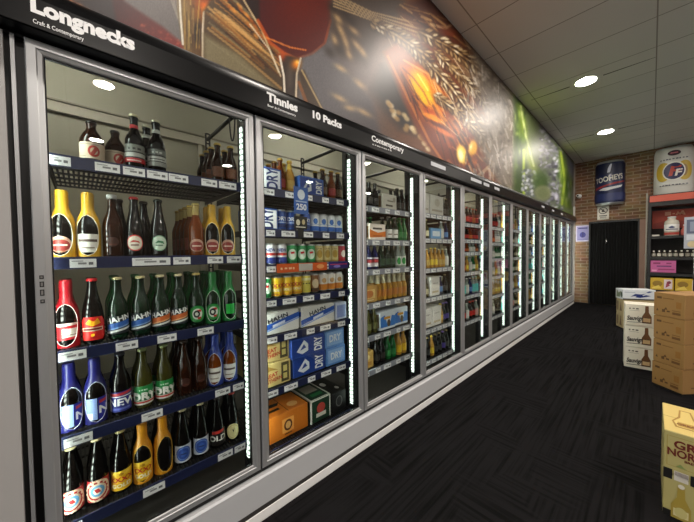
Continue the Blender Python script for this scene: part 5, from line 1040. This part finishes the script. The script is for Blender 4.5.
lp = empty('hanging_leaflet', (1.86, 8.72, 0)); b_ = MB().box((-.10, -.012, 1.34), (.16, .0, 1.93), ink('#a9adb8', .4)); b_.build('poster_board', lp)
MB().art(lambda u, v, hh: (u, -.012-hh, v), [('R', -.07, 1.62, .13, 1.88, '#5a6078'), ('R', -.03, 1.66, .10, 1.84, '#8890a4'), ('R', -.07, 1.50, .13, 1.60, '#c8ccd4'), ('E', .0, 1.42, .06, .06, '#c8b48c'), ('E', .09, 1.43, .05, .06, '#4a4a64')], lay=.0008).build('printed_front', lp)
MB().tube([(.03, .006, .0), (.03, .006, 1.93)], .009, chrome, 8).build('stand_pole', lp); MB().box((-.1, -.08, 0), (.16, .06, .012), bl).build('stand_base', lp)
tag(lp, 'pale blue and white poster on a thin stand before the shelving unit', 'poster stand')

# ------------------------------------------------------------------ lights the shop has
dl = empty('downlight', (0, 0, ZC))
MB().lathe([(.104, -.004), (.118, -.006), (.122, -.002), (.122, .0)], white, 28).build('trim_ring', dl)
MB().lathe([(0, -.0035), (.105, -.0035)], lampm, 28).build('lamp_face', dl)['label'] = 'glowing white lamp face'
first = True; nl = 0
for ri, x in enumerate((.73, 3.46, 5.85)):
    for ci, y in enumerate((.62, 2.98, 5.24, 7.59) if ri == 0 else (.64, 3.08, 5.58, 8.2)):
        o = dl if first else dup(dl); first = False; o.location = (x, y, ZC)
        tag(o, 'round glowing ceiling downlight, %s of %s row out from the coolers' % (ORD[ci], ORD[ri]), 'downlight', 'ceiling downlights')
tj = MB(); djm = M('dark_tapered_strip', '#4c463f', .9)  # dark strips on the ceiling, tapering outward either side of two downlights
for y in (5.24, 7.59):
    for a_, b2 in ((.73-.62, .73-.17), (.73+.17, .73+.62)):
        mid = a_ if a_ < .5 else b2; inn = b2 if a_ < .5 else a_
        tj.add([(inn, y-.012, ZC-.001), (inn, y+.012, ZC-.001), (mid, y+.003, ZC-.001), (mid, y-.003, ZC-.001), (inn, y-.012, ZC), (inn, y+.012, ZC), (mid, y+.003, ZC), (mid, y-.003, ZC)], [(0, 1, 2, 3), (0, 4, 5, 1), (1, 5, 6, 2), (2, 6, 7, 3), (3, 7, 4, 0)], djm)
struct(tj.build('trim_7'))
w = bpy.data.worlds.new('world'); S.world = w; w.use_nodes = True
w.node_tree.nodes['Background'].inputs[0].default_value = (*rgb('#ecebea'), 1); w.node_tree.nodes['Background'].inputs[1].default_value = 2.3
for pk_ in PROT.values():
    if not pk_[1]:
        for ch in list(pk_[0].children_recursive): bpy.data.objects.remove(ch)
        bpy.data.objects.remove(pk_[0])
for o in S.objects:
    if o.parent is None and o.type in ('MESH', 'EMPTY') and 'kind' not in o: o['kind'] = 'thing'
S.view_settings.view_transform = 'Standard'; S.view_settings.look = 'None'; S.view_settings.gamma = 1; S.view_settings.use_curve_mapping = False
S.view_settings.exposure = 0.34
cy = S.cycles
cy.use_denoising = True; cy.max_bounces = 8; cy.diffuse_bounces = 4; cy.glossy_bounces = 4; cy.transparent_max_bounces = 16; cy.caustics_reflective = False; cy.caustics_refractive = False; cy.sample_clamp_indirect = 6; cy.use_light_tree = True
